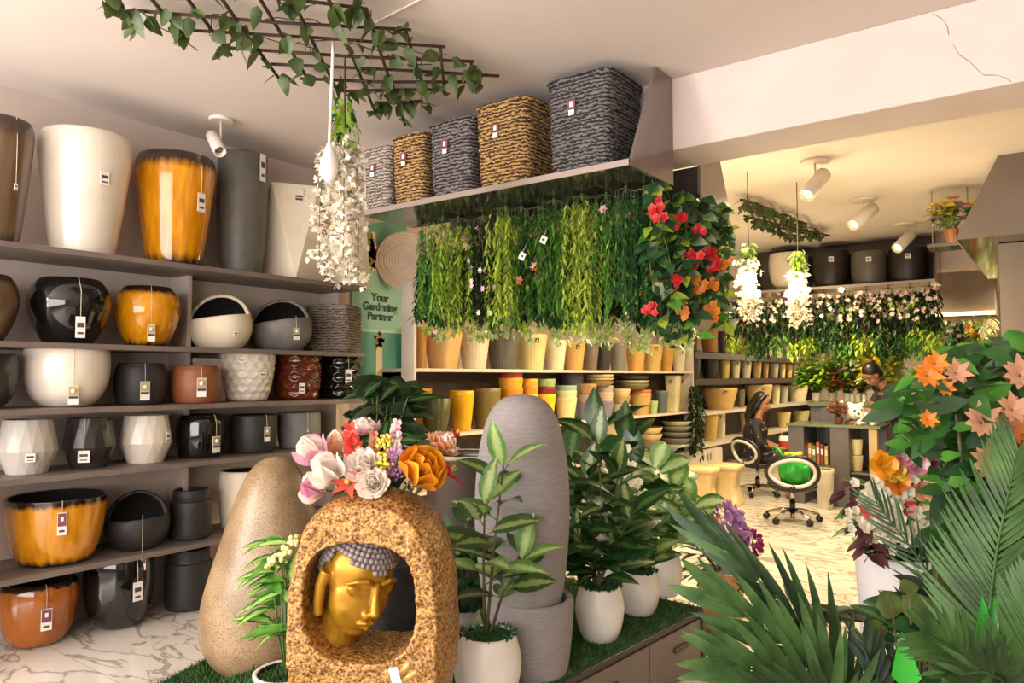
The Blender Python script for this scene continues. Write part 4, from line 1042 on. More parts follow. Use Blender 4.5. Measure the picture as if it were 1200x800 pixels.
# ------------------------------------------------------------------ rear room
m_desk = mat('grey_desk_laminate', '#4f4846', '#57504d', rough=.4, scale=4)
m_desktop = mat('desk_top', '#5d6a4c', '#66735a', rough=.15, scale=4)
m_wood = mat('pale_wood', '#a5875c', '#b3966b', rough=.5, scale=10, stretch=(1, 1, .2))
cp = pz(983, 594, 0); CY = cp.y
cx0 = pY(924, 520, CY).x; cx1 = pY(1030, 520, CY).x; CZ = pY(960, 497, CY).z
ctr = thing('counter', 'grey open-fronted counter with a green glass top in the rear room', 'counter', ((cx0 + cx1) / 2, CY, 0))
def cpart(name, px0, px1, z0, z1, y0, y1, m, bevel=.003):
    a = pY(px0, 520, CY).x; c = pY(px1, 520, CY).x
    b = MB(); b.box(((a + c) / 2, (y0 + y1) / 2, (z0 + z1) / 2), (c - a, y1 - y0, z1 - z0), m)
    o = b.build(name, ctr, bevel=bevel); o.location = -Vector((ctr.location.x, 0, 0)); return o
cpart('top', 922, 1032, CZ - .03, CZ, -.02, .62, m_desktop)
cpart('side_panel', 924, 942, .0, CZ - .031, 0, .58, m_desk)
cpart('side_panel', 973, 995, .0, CZ - .031, -.01, .58, m_desk)
cpart('leg', 1018, 1028, .0, CZ - .031, 0, .08, m_wood)
cpart('back_panel', 942.5, 1028, .05, CZ - .04, .585, .6, m_desk)
cpart('shelf', 942.5, 972.5, .42, .45, .02, .58, m_desk)
cpart('shelf', 995.5, 1017.5, .38, .40, .02, .58, m_desk)
for i, hx in enumerate(('#a83a24', '#c98a2a', '#5e7a3a', '#b4552c', '#7a3a3a', '#d0a040')):
    a = pY(943.5 + i * 4.8, 520, CY + .25).x
    t_ = thing('packet', ('red', 'ochre', 'green', 'rust', 'maroon', 'yellow')[i] + ' packet standing in the open counter compartment', 'packet', (a + .025, CY + .25, .4515), 0, 'packets in the counter')
    b = MB(); b.box((0, 0, .13), (.036, .16, .26 - .02 * (i % 3)), sm(hx)); b.box((0, -.081, .16), (.028, .003, .07), m_card); b.build('body', t_, (0, 0, -.01 * (i % 3)))
for i, (px, z, lb, hx) in enumerate(((1003, .4, 'lower cream pot on the counter side shelf', '#b9a97c'), (1003, .585, 'upper cream pot stacked on the counter side shelf', '#c4b68c'))):
    a = pY(px, 520, CY + .2); t_ = thing('planter', lb, 'pot', (a.x + .01, CY + .2, z + .001))
    potmesh(T_PLAIN, .068, .18, sm(hx), m_dark_in, 24, k=1).build('body', t_)
a = pY(966, 520, CY - .16); t_ = thing('waste_bin', 'white waste bin standing in front of the counter', 'bin', (a.x, CY - .16, .001))
potmesh([(.8, 0), (.95, .9), (1, .91), (1, 1)], .10, .44, sm('#cfc6b0'), m_dark_in, 28, k=1).build('body', t_)
# raised display table behind
DY = CY + .95; dx0 = pY(950, 470, DY).x; dx1 = pY(1044, 470, DY).x; DZ = pY(1000, 471, DY).z
t_ = thing('display_table', 'dark raised display table crowded with potted plants behind the counter', 'table', ((dx0 + dx1) / 2, DY, 0))
b = MB(); b.box((0, .25, DZ - .03), (dx1 - dx0, .8, .06), m_desktop); b.build('top', t_, bevel=.01)
for sx in (-1, 1):
    b = MB(); b.box((sx * ((dx1 - dx0) / 2 - .08), .25, (DZ - .06) / 2), (.12, .7, DZ - .062), m_desk); b.build('side_panel', t_)
b = MB(); b.box((-(dx1 - dx0) / 2 + .30, -.12, DZ - .25), (.30, .02, .36), m_desk); b.build('front_panel', t_)

def bush(name, label, loc, R, Hh, mats, n, ll, lw, pot_hex=None, pr=.08, ph=.14, flowers=None, shape=0, cat='plant', group=None, wild=.6, fl_r=.03, potm=None):
    """potted plant: pot, soil, stems, leaves, optional blossoms"""
    t = thing(name, label, cat, loc, 0, group)
    if pot_hex or potm:
        potmesh([(.72, 0), (.8, .1), (.96, .8), (1, .9), (1, 1)], pr, ph, potm or sm(pot_hex), m_dark_in, 24, k=1).build('pot', t)
        b = MB(); b.lathe([(pr * .9, ph * .86), (.005, ph * .9)], m_soil, 16, capb=False); b.build('soil', t)
    else: ph = 0
    bs = MB(); bl = MB(); bf = MB()
    for i in range(n):
        a = rnd.uniform(0, 2 * PI); r = R * math.sqrt(rnd.random()); h = Hh * (rnd.uniform(.25, 1) * (1 - .35 * (r / R) ** 2))
        tip = Vector((cos(a) * r, sin(a) * r, ph + h)); base = Vector((cos(a) * pr * .4 * rnd.random(), sin(a) * pr * .4 * rnd.random(), ph * .85))
        mid = base.lerp(tip, .55) + Vector((0, 0, h * .12))
        if i % 3 == 0: bs.tube([base, mid, tip], .004, m_stemg, 4)
        for k in range(3):
            a2 = a + rnd.uniform(-1.2, 1.2)
            p = base.lerp(tip, 1 - .14 * k)
            bl.leaf(p, (cos(a2), sin(a2), rnd.uniform(-.3, 1) * wild), (-.2 * cos(a2), -.2 * sin(a2) - .2, 1), ll * rnd.uniform(.7, 1.25), lw * rnd.uniform(.8, 1.2), rnd.choice(mats), 3, shape, .3, .2)
        if flowers and rnd.random() < flowers[1]:
            c = tip + Vector((0, 0, .02)); m = rnd.choice(flowers[0])
            for k in range(6):
                g = k * PI / 3 + i
                bf.leaf(c, (cos(g), sin(g), .5), (-cos(g) * .6, -sin(g) * .6 , 1), fl_r, fl_r * .9, m, 2, 1, .1)
                bf.leaf(c, (cos(g + .5) * .5, sin(g + .5) * .5, 1), (0, -1, .5), fl_r * .8, fl_r * .7, m, 2, 1, .1)
    if bs.v: bs.build('stems', t)
    bl.build('leaves', t)
    if bf.v: bf.build('blossoms', t)
    return t
m_soil = mat('soil', '#2a1c12', '#3b2a1c', rough=1, scale=60)
m_rust = leaf_mat('rust_leaf', '#7a3b22', '#a4603a', scale=20); m_yellowp = leaf_mat('yellow_petal', '#e0c020', '#f2dd50', scale=20); m_palegreen = leaf_mat('pale_green_leaf', '#b2c472', '#dbe3ac', scale=20)
for i, (px, R, Hh, ms, fl, lb) in enumerate((
    (957, .16, .34, (G_LIME, G_MID), None, 'bushy lime green plant at the left end of the raised display table'),
    (976, .17, .40, (G_LIME, G_YEL), None, 'taller yellow green plant on the raised display table'),
    (993, .15, .28, (m_rust, m_rust, G_MID), None, 'rust leaved plant on the raised display table'),
    (1010, .19, .46, (m_palegreen, G_LIME), ((m_whitep,), .5), 'pale green plant with white blossom in the middle of the display table'),
    (1029, .19, .40, (m_palegreen, G_LIME), ((m_yellowp,), .75), 'plant covered in bright yellow blossom on the display table'),
    (1049, .17, .44, (G_LIME, m_palegreen), ((m_whitep,), .7), 'white blossoming plant at the right end of the display table'))):
    p = pY(min(px, 1034), 470, DY + .02 + .16 * (i % 2))
    bush('potted_plant', lb, (p.x, p.y, DZ + .001), R * 1.35, Hh * 1.45, ms, 170, .13, .06, '#d8cfb4', .06, .11, fl, fl_r=.075)
for i, px in enumerate((999, 1006, 1013)):
    p = pY(px, 468, DY - .05)
    t_ = thing('bottle', ('cream', 'white', 'ivory')[i] + ' small bottle at the front edge of the display table, ' + ('left', 'middle', 'right') [i] + ' of three', 'bottle', (p.x, p.y, DZ + .001), 0, 'bottles on the display table')
    b = MB(); b.lathe([(.026, 0), (.028, .01), (.028, .08), (.012, .10), (.012, .115)], sm('#d9d0b6'), 16, capt=True); b.build('body', t_)
    b = MB(); b.lathe([(.014, .113), (.014, .135)], sm('#6f6a5c'), 12, capt=True); b.build('cap', t_)
# dried bunch and plush toy on the counter
p = pY(983, 497, CY + .2)
bush('dried_bunch', 'rust brown dried bunch lying on the counter beside the white plush toy', (p.x, p.y, CZ + .001), .10, .24, (m_rust,), 60, .06, .03, '#6a3a22', .05, .08, wild=.4)
def remesh(o, voxel, smooth_it=4):
    r = o.modifiers.new('remesh', 'REMESH'); r.mode = 'VOXEL'; r.voxel_size = voxel; r.use_smooth_shade = True
    if smooth_it:
        s = o.modifiers.new('smooth', 'SMOOTH'); s.iterations = smooth_it; s.factor = .5
    return o
m_plush = mat('white_plush', '#e2d9c8', '#efe8da', rough=.9, scale=60, bump=.3, bscale=120); m_black = mat('black_plastic', '#141110', rough=.35)
p = pY(1003, 497, CY + .22)
t_ = thing('plush_toy', 'white plush toy dog lying on the counter', 'toy', (p.x, p.y, CZ + .001))
b = MB()
b.ball((0, 0, .145), .095, m_plush, 16, (1, .9, 1)); b.ball((.05, -.07, .125), .05, m_plush, 12); b.ball((.16, .02, .075), .085, m_plush, 14, (1.35, 1, .85))
b.tube([(-.05, 0, .22), (-.085, 0, .25)], [.035, .018], m_plush, 10); b.tube([(.05, 0, .22), (.085, 0, .25)], [.035, .018], m_plush, 10)
b.tube([(.10, -.06, .04), (.06, -.15, .03)], [.04, .03], m_plush, 10); b.tube([(.2, -.06, .04), (.20, -.15, .03)], [.04, .03], m_plush, 10)
remesh(b.build('body', t_), .008)
b = MB(); b.ball((.01, -.085, .16), .016, m_black, 8); b.ball((.075, -.065, .165), .016, m_black, 8); b.build('eyes', t_)
b = MB(); b.ball((.058, -.122, .132), .014, m_black, 8); b.build('nose', t_)

# stools
m_cream_up = mat('cream_upholstery', '#c9ad78', '#d6bd8a', rough=.55, scale=6)
for px, py, lb, rz in ((822, 603, 'cream waisted stool nearest the potted plants', .15), (851, 598, 'cream waisted stool beside the office chairs', .1)):
    p = pz(px, py - 8, 0); Rr = .185
    t_ = thing('stool', lb, 'stool', (p.x, p.y, .001), rz)
    b = MB(); b.lathe([(r * Rr, z) for r, z in smooth([(1.0, 0), (.98, .03), (.84, .12), (.74, .22), (.76, .31), (.9, .39), (.97, .41)], 3)], m_cream_up, 48, sq=7, capt=True); b.build('body', t_)
    b = MB(); b.lathe([(.98 * Rr, .411), (1.02 * Rr, .42), (1.02 * Rr, .445), (.97 * Rr, .46), (.3 * Rr, .463)], m_cream_up, 48, sq=7, capt=True); b.build('seat', t_)
p = pz(815, 548, 0); t_ = thing('planter', 'small maroon pot on the floor before the white cabinet', 'pot', (p.x + .25, p.y - .2, .001)); potmesh(T_DRUM, .11, .17, sm('#4a1618', .2), m_dark_in, 28).build('body', t_)

# office chairs
m_chrome = mat('chrome', '#c9c4bc', rough=.12, metal=1); m_chairb = mat('black_chair_shell', '#171413', '#1f1b1a', rough=.35, scale=10); m_chairw = mat('white_ring', '#cfc4bc', rough=.35)
def office_chair(label, loc, rz, sz=.40):
    t = thing('office_chair', label, 'chair', loc, rz)
    for k in range(5):
        a = 2 * PI * k / 5 + .3
        b = MB(); b.tube([(0, 0, .12), (cos(a) * .12, sin(a) * .12, .115), (cos(a) * .27, sin(a) * .27, .075)], [.022, .018, .012], m_chrome, 8); b.build('leg', t)
        b = MB(); c = Vector((cos(a) * .27, sin(a) * .27, .032)); tg = Vector((-sin(a), cos(a), 0))
        for s_ in (-1, 1): b.lathe([(.031, -.008), (.031, .008)], m_black, 14, capt=True, c=(0, 0, s_ * .014)) if False else b.tube([c + tg * (s_ * .014 - .008), c + tg * (s_ * .014 + .008)], .031, m_black, 14)
        b.tube([c, c + Vector((0, 0, .045))], .01, m_black, 6); b.build('caster', t)
    b = MB(); b.tube([(0, 0, .09), (0, 0, .22)], .028, m_black, 12); b.tube([(0, 0, .22), (0, 0, sz - .05)], .017, m_chrome, 12); b.build('gas_column', t)
    # seat: dished pad
    b = MB(); b.lathe([(.04, sz - .06), (.15, sz - .055), (.225, sz - .03), (.235, sz), (.225, sz + .02), (.15, sz + .012), (.01, sz + .005)], m_chairb, 36, fn=lambda a, i, r, z: (r * (1 + .06 * cos(2 * a)), z)); b.build('seat', t)
    # back: open oval ring, pale inner lip, on the -Y side, curved round the seat
    def oval(rx, rzz, off):
        out = []
        for k in range(37):
            a = 2 * PI * k / 36
            x = rx * cos(a); z = sz + .15 + rzz * sin(a) * (1 + .12 * cos(a)); y = -.23 - .04 * sin(a) + 1.1 * x * x - off
            out.append((x, y, z))
        return out
    b = MB(); b.tube(oval(.245, .165, 0), .026, m_chairb, 10, cap=False)
    for s_ in (-1, 1): b.tube([(s_ * .17, -.12, sz - .01), (s_ * .19, -.17, sz + .04), (s_ * .19, -.19, sz + .08)], .02, m_chairb, 8)
    b.tube([(0, -.18, sz - .02), (0, -.23, sz + .01)], .03, m_chairb, 8)
    b.build('backrest', t)
    b = MB(); b.tube(oval(.215, .138, .018), .019, m_chairw, 10, cap=False); b.build('ring', t)
    for s_ in (-1, 1):
        b = MB(); b.tube([(s_ * .235, -.12, sz + .13), (s_ * .26, .0, sz + .14), (s_ * .25, .10, sz + .10), (s_ * .22, .12, sz)], .016, m_chairb, 8); b.build('armrest', t)
    return t
c1 = pz(929, 611, 0); office_chair('black swivel chair with a white oval ring back, holding the green bag', (c1.x, c1.y, .001), math.atan2(-.5, -.87) + PI / 2 + 1.0 + .35, .37)
c2 = pz(888, 580, 0); office_chair('black swivel chair with a white oval ring back under the seated woman', (c2.x, c2.y, .001), -.55, .40)
# green bag on the front chair
m_bag = mat('green_bag', '#1f8a25', '#35a838', rough=.35, scale=12, bump=.4, bscale=18)
bz = .395; t_ = thing('shopping_bag', 'bright green plastic bag with yellow contents resting on the front swivel chair', 'bag', (c1.x + .02, c1.y + .02, bz))
b = MB(); b.lathe([(r, z) for r, z in smooth([(.12, 0), (.15, .05), (.155, .15), (.13, .23), (.10, .26)], 3)], m_bag, 40, fn=lambda a, i, r, z: (r * (1 + .10 * noise.noise((cos(a) * 2.2, sin(a) * 2.2, z * 14)) + .02 * sin(a * 13)), z + .03 * sin(a * 3) * (z > .2))); b.build('body', t_)
b = MB()
for i in range(24):
    a = rnd.uniform(0, 2 * PI); r = rnd.uniform(0, .09); b.ball((cos(a) * r, sin(a) * r, .23 + rnd.uniform(0, .07)), .028, m_yellowp if i % 2 else G_LIME, 8)
b.build('contents', t_)
b = MB(); b.tube([(-.09, -.03, .25), (-.14, -.03, .33), (-.20, -.02, .36), (-.2, .0, .3)], .014, m_bag, 8); b.build('handle', t_)

# ---- people
m_skin = mat('skin', '#8f5f42', '#9c6b4c', rough=.5, scale=8, sub=.1); m_hair = mat('black_hair', '#0d0a09', '#191312', rough=.4, scale=50, stretch=(1, 1, .1))
m_dress = mat('black_floral_dress', '#16121a', '#17131a', rough=.7, scale=30)
N_, L_, b_ = nodes(m_dress)
v_ = N_.new('ShaderNodeTexVoronoi'); v_.inputs['Scale'].default_value = 16; tc_ = N_.new('ShaderNodeTexCoord'); L_.new(tc_.outputs['Object'], v_.inputs['Vector'])
r_ = N_.new('ShaderNodeValToRGB'); r_.color_ramp.elements[0].position = .18; r_.color_ramp.elements[0].color = srgb('#b08a6a'); r_.color_ramp.elements[1].position = .26; r_.color_ramp.elements[1].color = srgb('#17131a')
x_ = r_.color_ramp.elements.new(.10); x_.color = srgb('#8a3a2e'); L_.new(v_.outputs['Distance'], r_.inputs['Fac']); L_.new(r_.outputs['Color'], b_.inputs['Base Color'])
m_tshirt = mat('black_tshirt', '#17171a', '#1e1e22', rough=.8, scale=14); m_trouser = mat('dark_trousers', '#1b191b', '#232124', rough=.8, scale=14)
def hand(b, wrist, d, nrm, curl=.5, s=1.0, m=None):
    """palm, four fingers of unequal length and a thumb, added to the body union"""
    d = Vector(d).normalized(); nrm = Vector(nrm).normalized(); sd = d.cross(nrm).normalized(); w = Vector(wrist)
    for k in (-1, -.33, .33, 1):
        b.tube([w, w + d * .045 * s + sd * k * .018 * s, w + d * .085 * s + sd * k * .028 * s], [.02 * s, .016 * s, .013 * s], m, 8)
    for k, L in ((-1, .058), (-.33, .075), (.33, .08), (1, .07)):
        p = w + d * .082 * s + sd * k * .028 * s; e = d.copy(); pts = [p]
        for j in range(3):
            e = (e * cos(curl) - nrm * sin(curl)).normalized(); p = p + e * L * s / 3; pts.append(p)
        b.tube(pts, [.0095 * s, .009 * s, .0085 * s, .007 * s], m, 8)
    p = w + d * .02 * s + sd * .02 * s
    b.tube([p, p + (d * .5 + sd * .9 - nrm * .3).normalized() * .035 * s, p + (d * .9 + sd * .9 - nrm * .6).normalized() * .065 * s], [.014 * s, .011 * s, .009 * s], m, 8)
def headmesh(b, c, f, up, s, m):
    """skull, jaw, nose, brow, lips and ears as closed volumes for the union"""
    f = Vector(f).normalized(); up = (Vector(up) - f * Vector(up).dot(f)).normalized(); sd = up.cross(f)
    c = Vector(c); R3 = Matrix((f, sd, up)).transposed()
    P = lambda x, y, z: c + (f * x + sd * y + up * z) * s
    b.ball(P(-.01, 0, .035), .092 * s, m, 18, (1.05, .84, 1.0), R3); b.ball(P(.028, 0, -.035), .068 * s, m, 16, (.95, .86, 1.12), R3)
    b.ball(P(.045, 0, -.085), .03 * s, m, 12, (1, 1.1, .8), R3)
    b.tube([P(.078, 0, .02), P(.098, 0, -.012), P(.106, 0, -.032)], [.009 * s, .012 * s, .014 * s], m, 8)
    b.ball(P(.088, .012, -.035), .011 * s, m, 8); b.ball(P(.088, -.012, -.035), .011 * s, m, 8)
    for y in (-1, 1):
        b.ball(P(.062, y * .034, .034), .022 * s, m, 8, (.6, 1.2, .5), R3); b.ball(P(.052, y * .042, -.03), .026 * s, m, 10, (.8, .8, 1), R3); b.ball(P(-.005, y * .078, -.005), .026 * s, m, 10, (.6, .3, 1.1), R3)
    b.ball(P(.085, 0, -.060), .016 * s, m, 10, (.6, 1.35, .38), R3); b.ball(P(.082, 0, -.072), .016 * s, m, 10, (.6, 1.25, .45), R3)
    return P, R3
# seated woman, turned to the right
wc = Vector((c2.x, c2.y, 0)); wf = (RGT * .93 - Vector((-.6, .8, 0)) * .36).normalized(); wl = Vector((0, 0, 1)).cross(wf)
woman = thing('person', 'seated woman with long black hair in a black floral dress, facing right', 'person', (wc.x, wc.y, .001))
W = lambda f, l, z: wf * f + wl * l + Vector((0, 0, z))
b = MB()
b.tube([W(-.02, 0, .50), W(-.03, 0, .66), W(-.01, 0, .84), W(.01, 0, .93)], [.15, .125, .135, .09], m_skin, 16)
b.tube([W(.01, 0, .9), W(.03, 0, 1.0), W(.05, 0, 1.06)], [.06, .048, .05], m_skin, 12)
for s in (-1, 1):
    b.tube([W(0, 0, .90), W(-.01, s * .15, .88)], [.07, .058], m_skin, 12)
    b.tube([W(-.01, s * .16, .89), W(.05, s * .21, .66), W(.26, s * .10, .60)], [.052, .042, .026], m_skin, 12)
    hand(b, W(.26, s * .10, .60), wf - wl * s * .35, Vector((0, 0, 1)), .5, .95, m_skin)
    b.tube([W(0, s * .09, .48), W(.40, s * .10, .49), W(.42, s * .10, .44), W(.36, s * .09, .10), W(.36, s * .09, .06)], [.095, .068, .062, .042, .04], m_skin, 12)
    b.tube([W(.33, s * .09, .045), W(.42, s * .095, .035), W(.55, s * .10, .022)], [.036, .036, .022], m_skin, 10)
hd = (wf * .95 - Vector((-.6, .8, 0)) * .30 + Vector((0, 0, -.22)))
P, R3 = headmesh(b, W(.07, 0, 1.15), hd, (0, 0, 1), 1.0, m_skin)
remesh(b.build('body', woman), .0075, 3)
b = MB()
b.ball(P(-.03, 0, .055), .098, m_hair, 20, (1.0, .9, .98), R3); b.tube([P(-.06, 0, .03), P(-.11, 0, -.08), P(-.13, .02, -.2), P(-.12, .03, -.36)], [.08, .075, .07, .03], m_hair, 14)
for s in (-1, 1): b.tube([P(.03, s * .03, .115), P(-.0, s * .078, .05), P(-.04, s * .085, -.04), P(-.08, s * .06, -.14)], [.03, .03, .035, .03], m_hair, 10)
remesh(b.build('hair', woman), .009, 3)
b = MB()
for s in (-1, 1): b.ball(P(.070, s * .032, .013), .011, m_black, 8, (.5, 1.5, .6), R3)
b.build('eyes', woman)
b = MB()
b.tube([W(-.02, 0, .46), W(-.03, 0, .66), W(-.01, 0, .84), W(.01, 0, .92)], [.175, .145, .152, .10], m_dress, 18)
for s in (-1, 1):
    b.tube([W(0, 0, .90), W(-.01, s * .155, .885)], [.08, .07], m_dress, 12); b.tube([W(-.01, s * .165, .89), W(.045, s * .215, .68), W(.12, s * .18, .63)], [.066, .056, .048], m_dress, 12)
    b.tube([W(0, s * .09, .49), W(.40, s * .10, .50), W(.43, s * .10, .44), W(.38, s * .09, .16)], [.115, .09, .088, .085], m_dress, 14)
b.tube([W(.1, 0, .47), W(.40, 0, .48), W(.42, 0, .40), W(.38, 0, .17)], [.10, .09, .085, .08], m_dress, 12)
remesh(b.build('dress', woman), .011, 4)
q = woman.location + W(.34, .02, .585)
t_ = thing('handbag', 'red and white handbag held on the lap of the seated woman', 'bag', q)
b = MB(); b.lathe([(.075, 0), (.085, .02), (.08, .12), (.06, .17)], mat('red_bag', '#a8291f', '#c8402f', rough=.5, scale=20), 20, capt=True, fn=lambda a, i, r, z: (r * (1 - .45 * abs(sin(a))), z)); b.build('body', t_)
b = MB(); b.lathe([(.082, .10), (.084, .13), (.068, .165)], m_card, 20, capb=False, fn=lambda a, i, r, z: (r * (1 - .45 * abs(sin(a))) + .003, z)); b.build('band', t_)
b = MB(); b.tube([(-.05, 0, .16), (-.04, 0, .24), (.04, 0, .24), (.05, 0, .16)], .006, m_card, 6); b.build('handle', t_)
# bending man behind the plants
mp = pz(1068, 592, 0); mf = -RGT; ml = Vector((0, 0, 1)).cross(mf)
man = thing('person', 'man in a black T-shirt bending over the counter, half hidden by foliage', 'person', (mp.x, mp.y, .001))
W = lambda f, l, z: mf * f + ml * l + Vector((0, 0, z))
b = MB()
b.tube([W(-.02, 0, .90), W(.06, 0, 1.08), W(.20, 0, 1.27), W(.27, 0, 1.35)], [.16, .15, .17, .11], m_skin, 16)
b.tube([W(.26, 0, 1.34), W(.33, 0, 1.42)], [.062, .055], m_skin, 12)
for s in (-1, 1):
    b.tube([W(.23, 0, 1.33), W(.20, s * .18, 1.31)], [.09, .07], m_skin, 12)
    b.tube([W(.20, s * .19, 1.31), W(.36, s * .22, 1.06), W(.56, s * .14, .99)], [.062, .048, .03], m_skin, 12)
    hand(b, W(.56, s * .14, .99), mf - ml * s * .2 + Vector((0, 0, -.2)), Vector((0, 0, 1)), .4, 1.05, m_skin)
    b.tube([W(-.02, s * .10, .90), W(.02, s * .11, .48), W(-.02, s * .11, .09)], [.115, .075, .048], m_skin, 12)
    b.tube([W(-.05, s * .11, .045), W(.06, s * .12, .04), W(.2, s * .125, .03)], [.042, .045, .03], m_skin, 10)
P, R3 = headmesh(b, W(.41, 0, 1.50), mf + Vector((0, 0, -.9)), (0, 0, 1), 1.05, m_skin)
remesh(b.build('body', man), .008, 3)
b = MB(); b.ball(P(-.025, 0, .06), .102, m_hair, 20, (1.02, .92, .95), R3); b.ball(P(-.06, 0, .0), .08, m_hair, 16, (.8, .95, 1), R3); remesh(b.build('hair', man), .009, 3)
b = MB()
for s in (-1, 1): b.ball(P(.073, s * .033, .013), .011, m_black, 8, (.5, 1.5, .6), R3)
b.build('eyes', man)
b = MB()
b.tube([W(-.03, 0, .84), W(.06, 0, 1.08), W(.20, 0, 1.27), W(.26, 0, 1.345)], [.185, .175, .19, .12], m_tshirt, 18)
for s in (-1, 1): b.tube([W(.23, 0, 1.33), W(.20, s * .19, 1.31), W(.285, s * .215, 1.17)], [.10, .085, .075], m_tshirt, 12)
remesh(b.build('t_shirt', man), .011, 4)
b = MB(); b.tube([W(-.03, 0, .98), W(-.02, 0, .86)], [.165, .16], m_trouser, 14)
for s in (-1, 1): b.tube([W(-.02, s * .10, .90), W(.02, s * .11, .48), W(-.02, s * .11, .07)], [.13, .092, .07], m_trouser, 12)
remesh(b.build('trousers', man), .011, 4)

# ------------------------------------------------------------------ right side of the rear room
m_taupe = mat('taupe_wall', '#75685f', '#7c6f66', rough=.8, scale=3)
rp = pz(1120, 281, OZ)
t_ = thing('overhead_shelf', 'overhead shelf with a taupe slanted end panel at the right of the rear room', 'shelf', (rp.x + .5, rp.y, OZ))
b = MB(); b.box((0, 1.5, .018), (1.0, 3.0, .03), m_gloss); b.build('board', t_)
tx_ = pY(1170, 197, rp.y).x - t_.location.x
vs = []
for y in (-.02, .0): vs += [(-.5, y, 0), (.5, y, 0), (.5, y, CEIL - OZ - .002), (tx_, y, CEIL - OZ - .002)]
b = MB(); b.add(vs, [(0, 1, 2, 3), (7, 6, 5, 4), (0, 4, 5, 1), (1, 5, 6, 2), (2, 6, 7, 3), (3, 7, 4, 0)], m_taupe, False); b.build('end_panel', t_)
b = MB(); b.box((-.5, 1.5, .018), (.006, 3.0, .034), m_edge); b.build('edging', t_)
b = MB(); cx_ = pY(1172, 350, rp.y + .4).x; b.box((cx_ + .6, rp.y + 3.4, (OZ - .002) / 2), (1.2, 6.0, OZ - .004), m_taupe); struct('wall_side', b)
# small hanging shelf with a flower pot, left of the panel
hs = pt(1112, 287, 6.6)
t_ = thing('hanging_shelf', 'small shelf board carrying the yellow flower pot near the far ceiling', 'shelf', (hs.x, hs.y, hs.z))
b = MB(); b.box((0, 0, -.015), (.30, .30, .03), m_gloss); b.build('board', t_)
for s in (-1, 1):
    b = MB(); b.tube([(s * .14, .13, 0), (s * .14, .13, CEIL - hs.z)], .006, m_chrome, 6); b.build('hanger', t_)
bush('potted_flowers', 'pot of yellow and pink flowers on the small hanging shelf near the ceiling', (hs.x + .02, hs.y, hs.z + .001), .17, .27, (G_DEEP, G_MID), 46, .09, .04, '#8a5a34', .06, .14, ((m_yellowp, m_yellowp, m_pink), .9), fl_r=.05)
# farther overhead with warm light string and vines
KY = 12.4; kx0 = pY(1092, 355, KY).x; kx1 = pY(1166, 355, KY).x; kz = pY(1130, 370, KY).z
t_ = thing('overhead_cabinet', 'grey overhead cabinet with a warm light strip along its lower edge, far right', 'cabinet', ((kx0 + kx1) / 2, KY, kz))
b = MB(); b.box((0, .25, (CEIL - kz) / 2), (kx1 - kx0, .5, CEIL - kz - .004), m_taupe); b.build('body', t_)
b = MB(); b.box((0, -.02, .03), (kx1 - kx0, .03, .05), mat('warm_strip', '#ffe0b0', emit='#ffcf90', es=3)); b.build('light_strip', t_)
for a, c, y1, ms, fl, lb in ((1092, 1112, 432, (G_DEEP, G_MID), (specks, .8, 2, .04), 'dark vine with white blossom at the left of the grey overhead cabinet'), (1110, 1132, 440, (G_DEEP, G_BLACK), (specks, .8, 2, .04), 'blackish vine with white blossom under the grey overhead cabinet'),
                             (1130, 1152, 446, (G_MID, G_DEEP), ((m_orangep, m_yellowp), 1, 4, .06), 'vine with orange blossom under the grey overhead cabinet'), (1151, 1167, 440, (m_palegreen, m_whitep), ((m_whitep,), 1, 3, .05), 'white vine standing in for a pale glow at the right of the grey overhead cabinet')):  # last vine is coloured white in place of a glow column
    vine(lb, a, c, 372, y1, KY - .08, ms, 7, .12, .05, .4, zt=kz, flowers=fl)
# ------------------------------------------------------------------ low bench with grass mat
e1 = pz(826, 782, 0); t1 = depth(e1); BH = pt(826, 713, t1).z
e1.z = 0; e2 = pz(660, 797, BH); e2.z = 0
bd = (e1 - e2).normalized(); bn = Vector((bd.y, -bd.x, 0))      # along the bench (away), outward (right)
BL = 2.75; BW = 1.02; bo = e1 - bd * BL / 2 - bn * BW / 2
brz = math.atan2(bd.y, bd.x) - PI / 2
m_bench = mat('bench_laminate', '#6b5f57', '#756860', rough=.35, scale=4); m_benchd = mat('bench_dark', '#3a322e', rough=.4)
bench = thing('display_bench', 'low taupe display bench with drawers, carrying the grass mat and potted plants', 'bench', bo, brz)
b = MB(); b.box((0, 0, BH / 2), (BW - .04, BL - .02, BH - .06), m_bench); b.build('body', bench, bevel=.003)
b = MB(); b.box((0, 0, BH - .02), (BW, BL, .024), m_benchd); b.build('top', bench, bevel=.003)
b = MB(); b.box((BW / 2 - .012, BL / 2 - .012, (BH - .034) / 2), (.035, .03, BH - .036), m_benchd); b.build('leg', bench)
dl = (e1 - Vector((pz(765, 744, BH).x, pz(765, 744, BH).y, 0))).length
ys = [BL / 2 - .03, BL / 2 - dl - .01, BL / 2 - dl - .75, BL / 2 - dl - 1.5, -BL / 2 + .03]
for y1, y0 in zip(ys, ys[1:]):
    b = MB(); b.box((BW / 2 - .012, (y0 + y1) / 2, BH / 2 - .012), (.016, y1 - y0 - .008, BH - .07), m_bench); d_ = b.build('drawer', bench, bevel=.002)
    b = MB(); b.box((BW / 2 + .004, (y0 + y1) / 2 + .03, BH * .56), (.018, .13, .022), m_benchd); b.build('handle', d_, bevel=.003)
G_GRASS = mat('turf_blade', '#22401a', '#3d6a26', rough=.7, scale=25); m_turf = mat('turf_base', '#1c3314', '#28481b', rough=.9, scale=60)
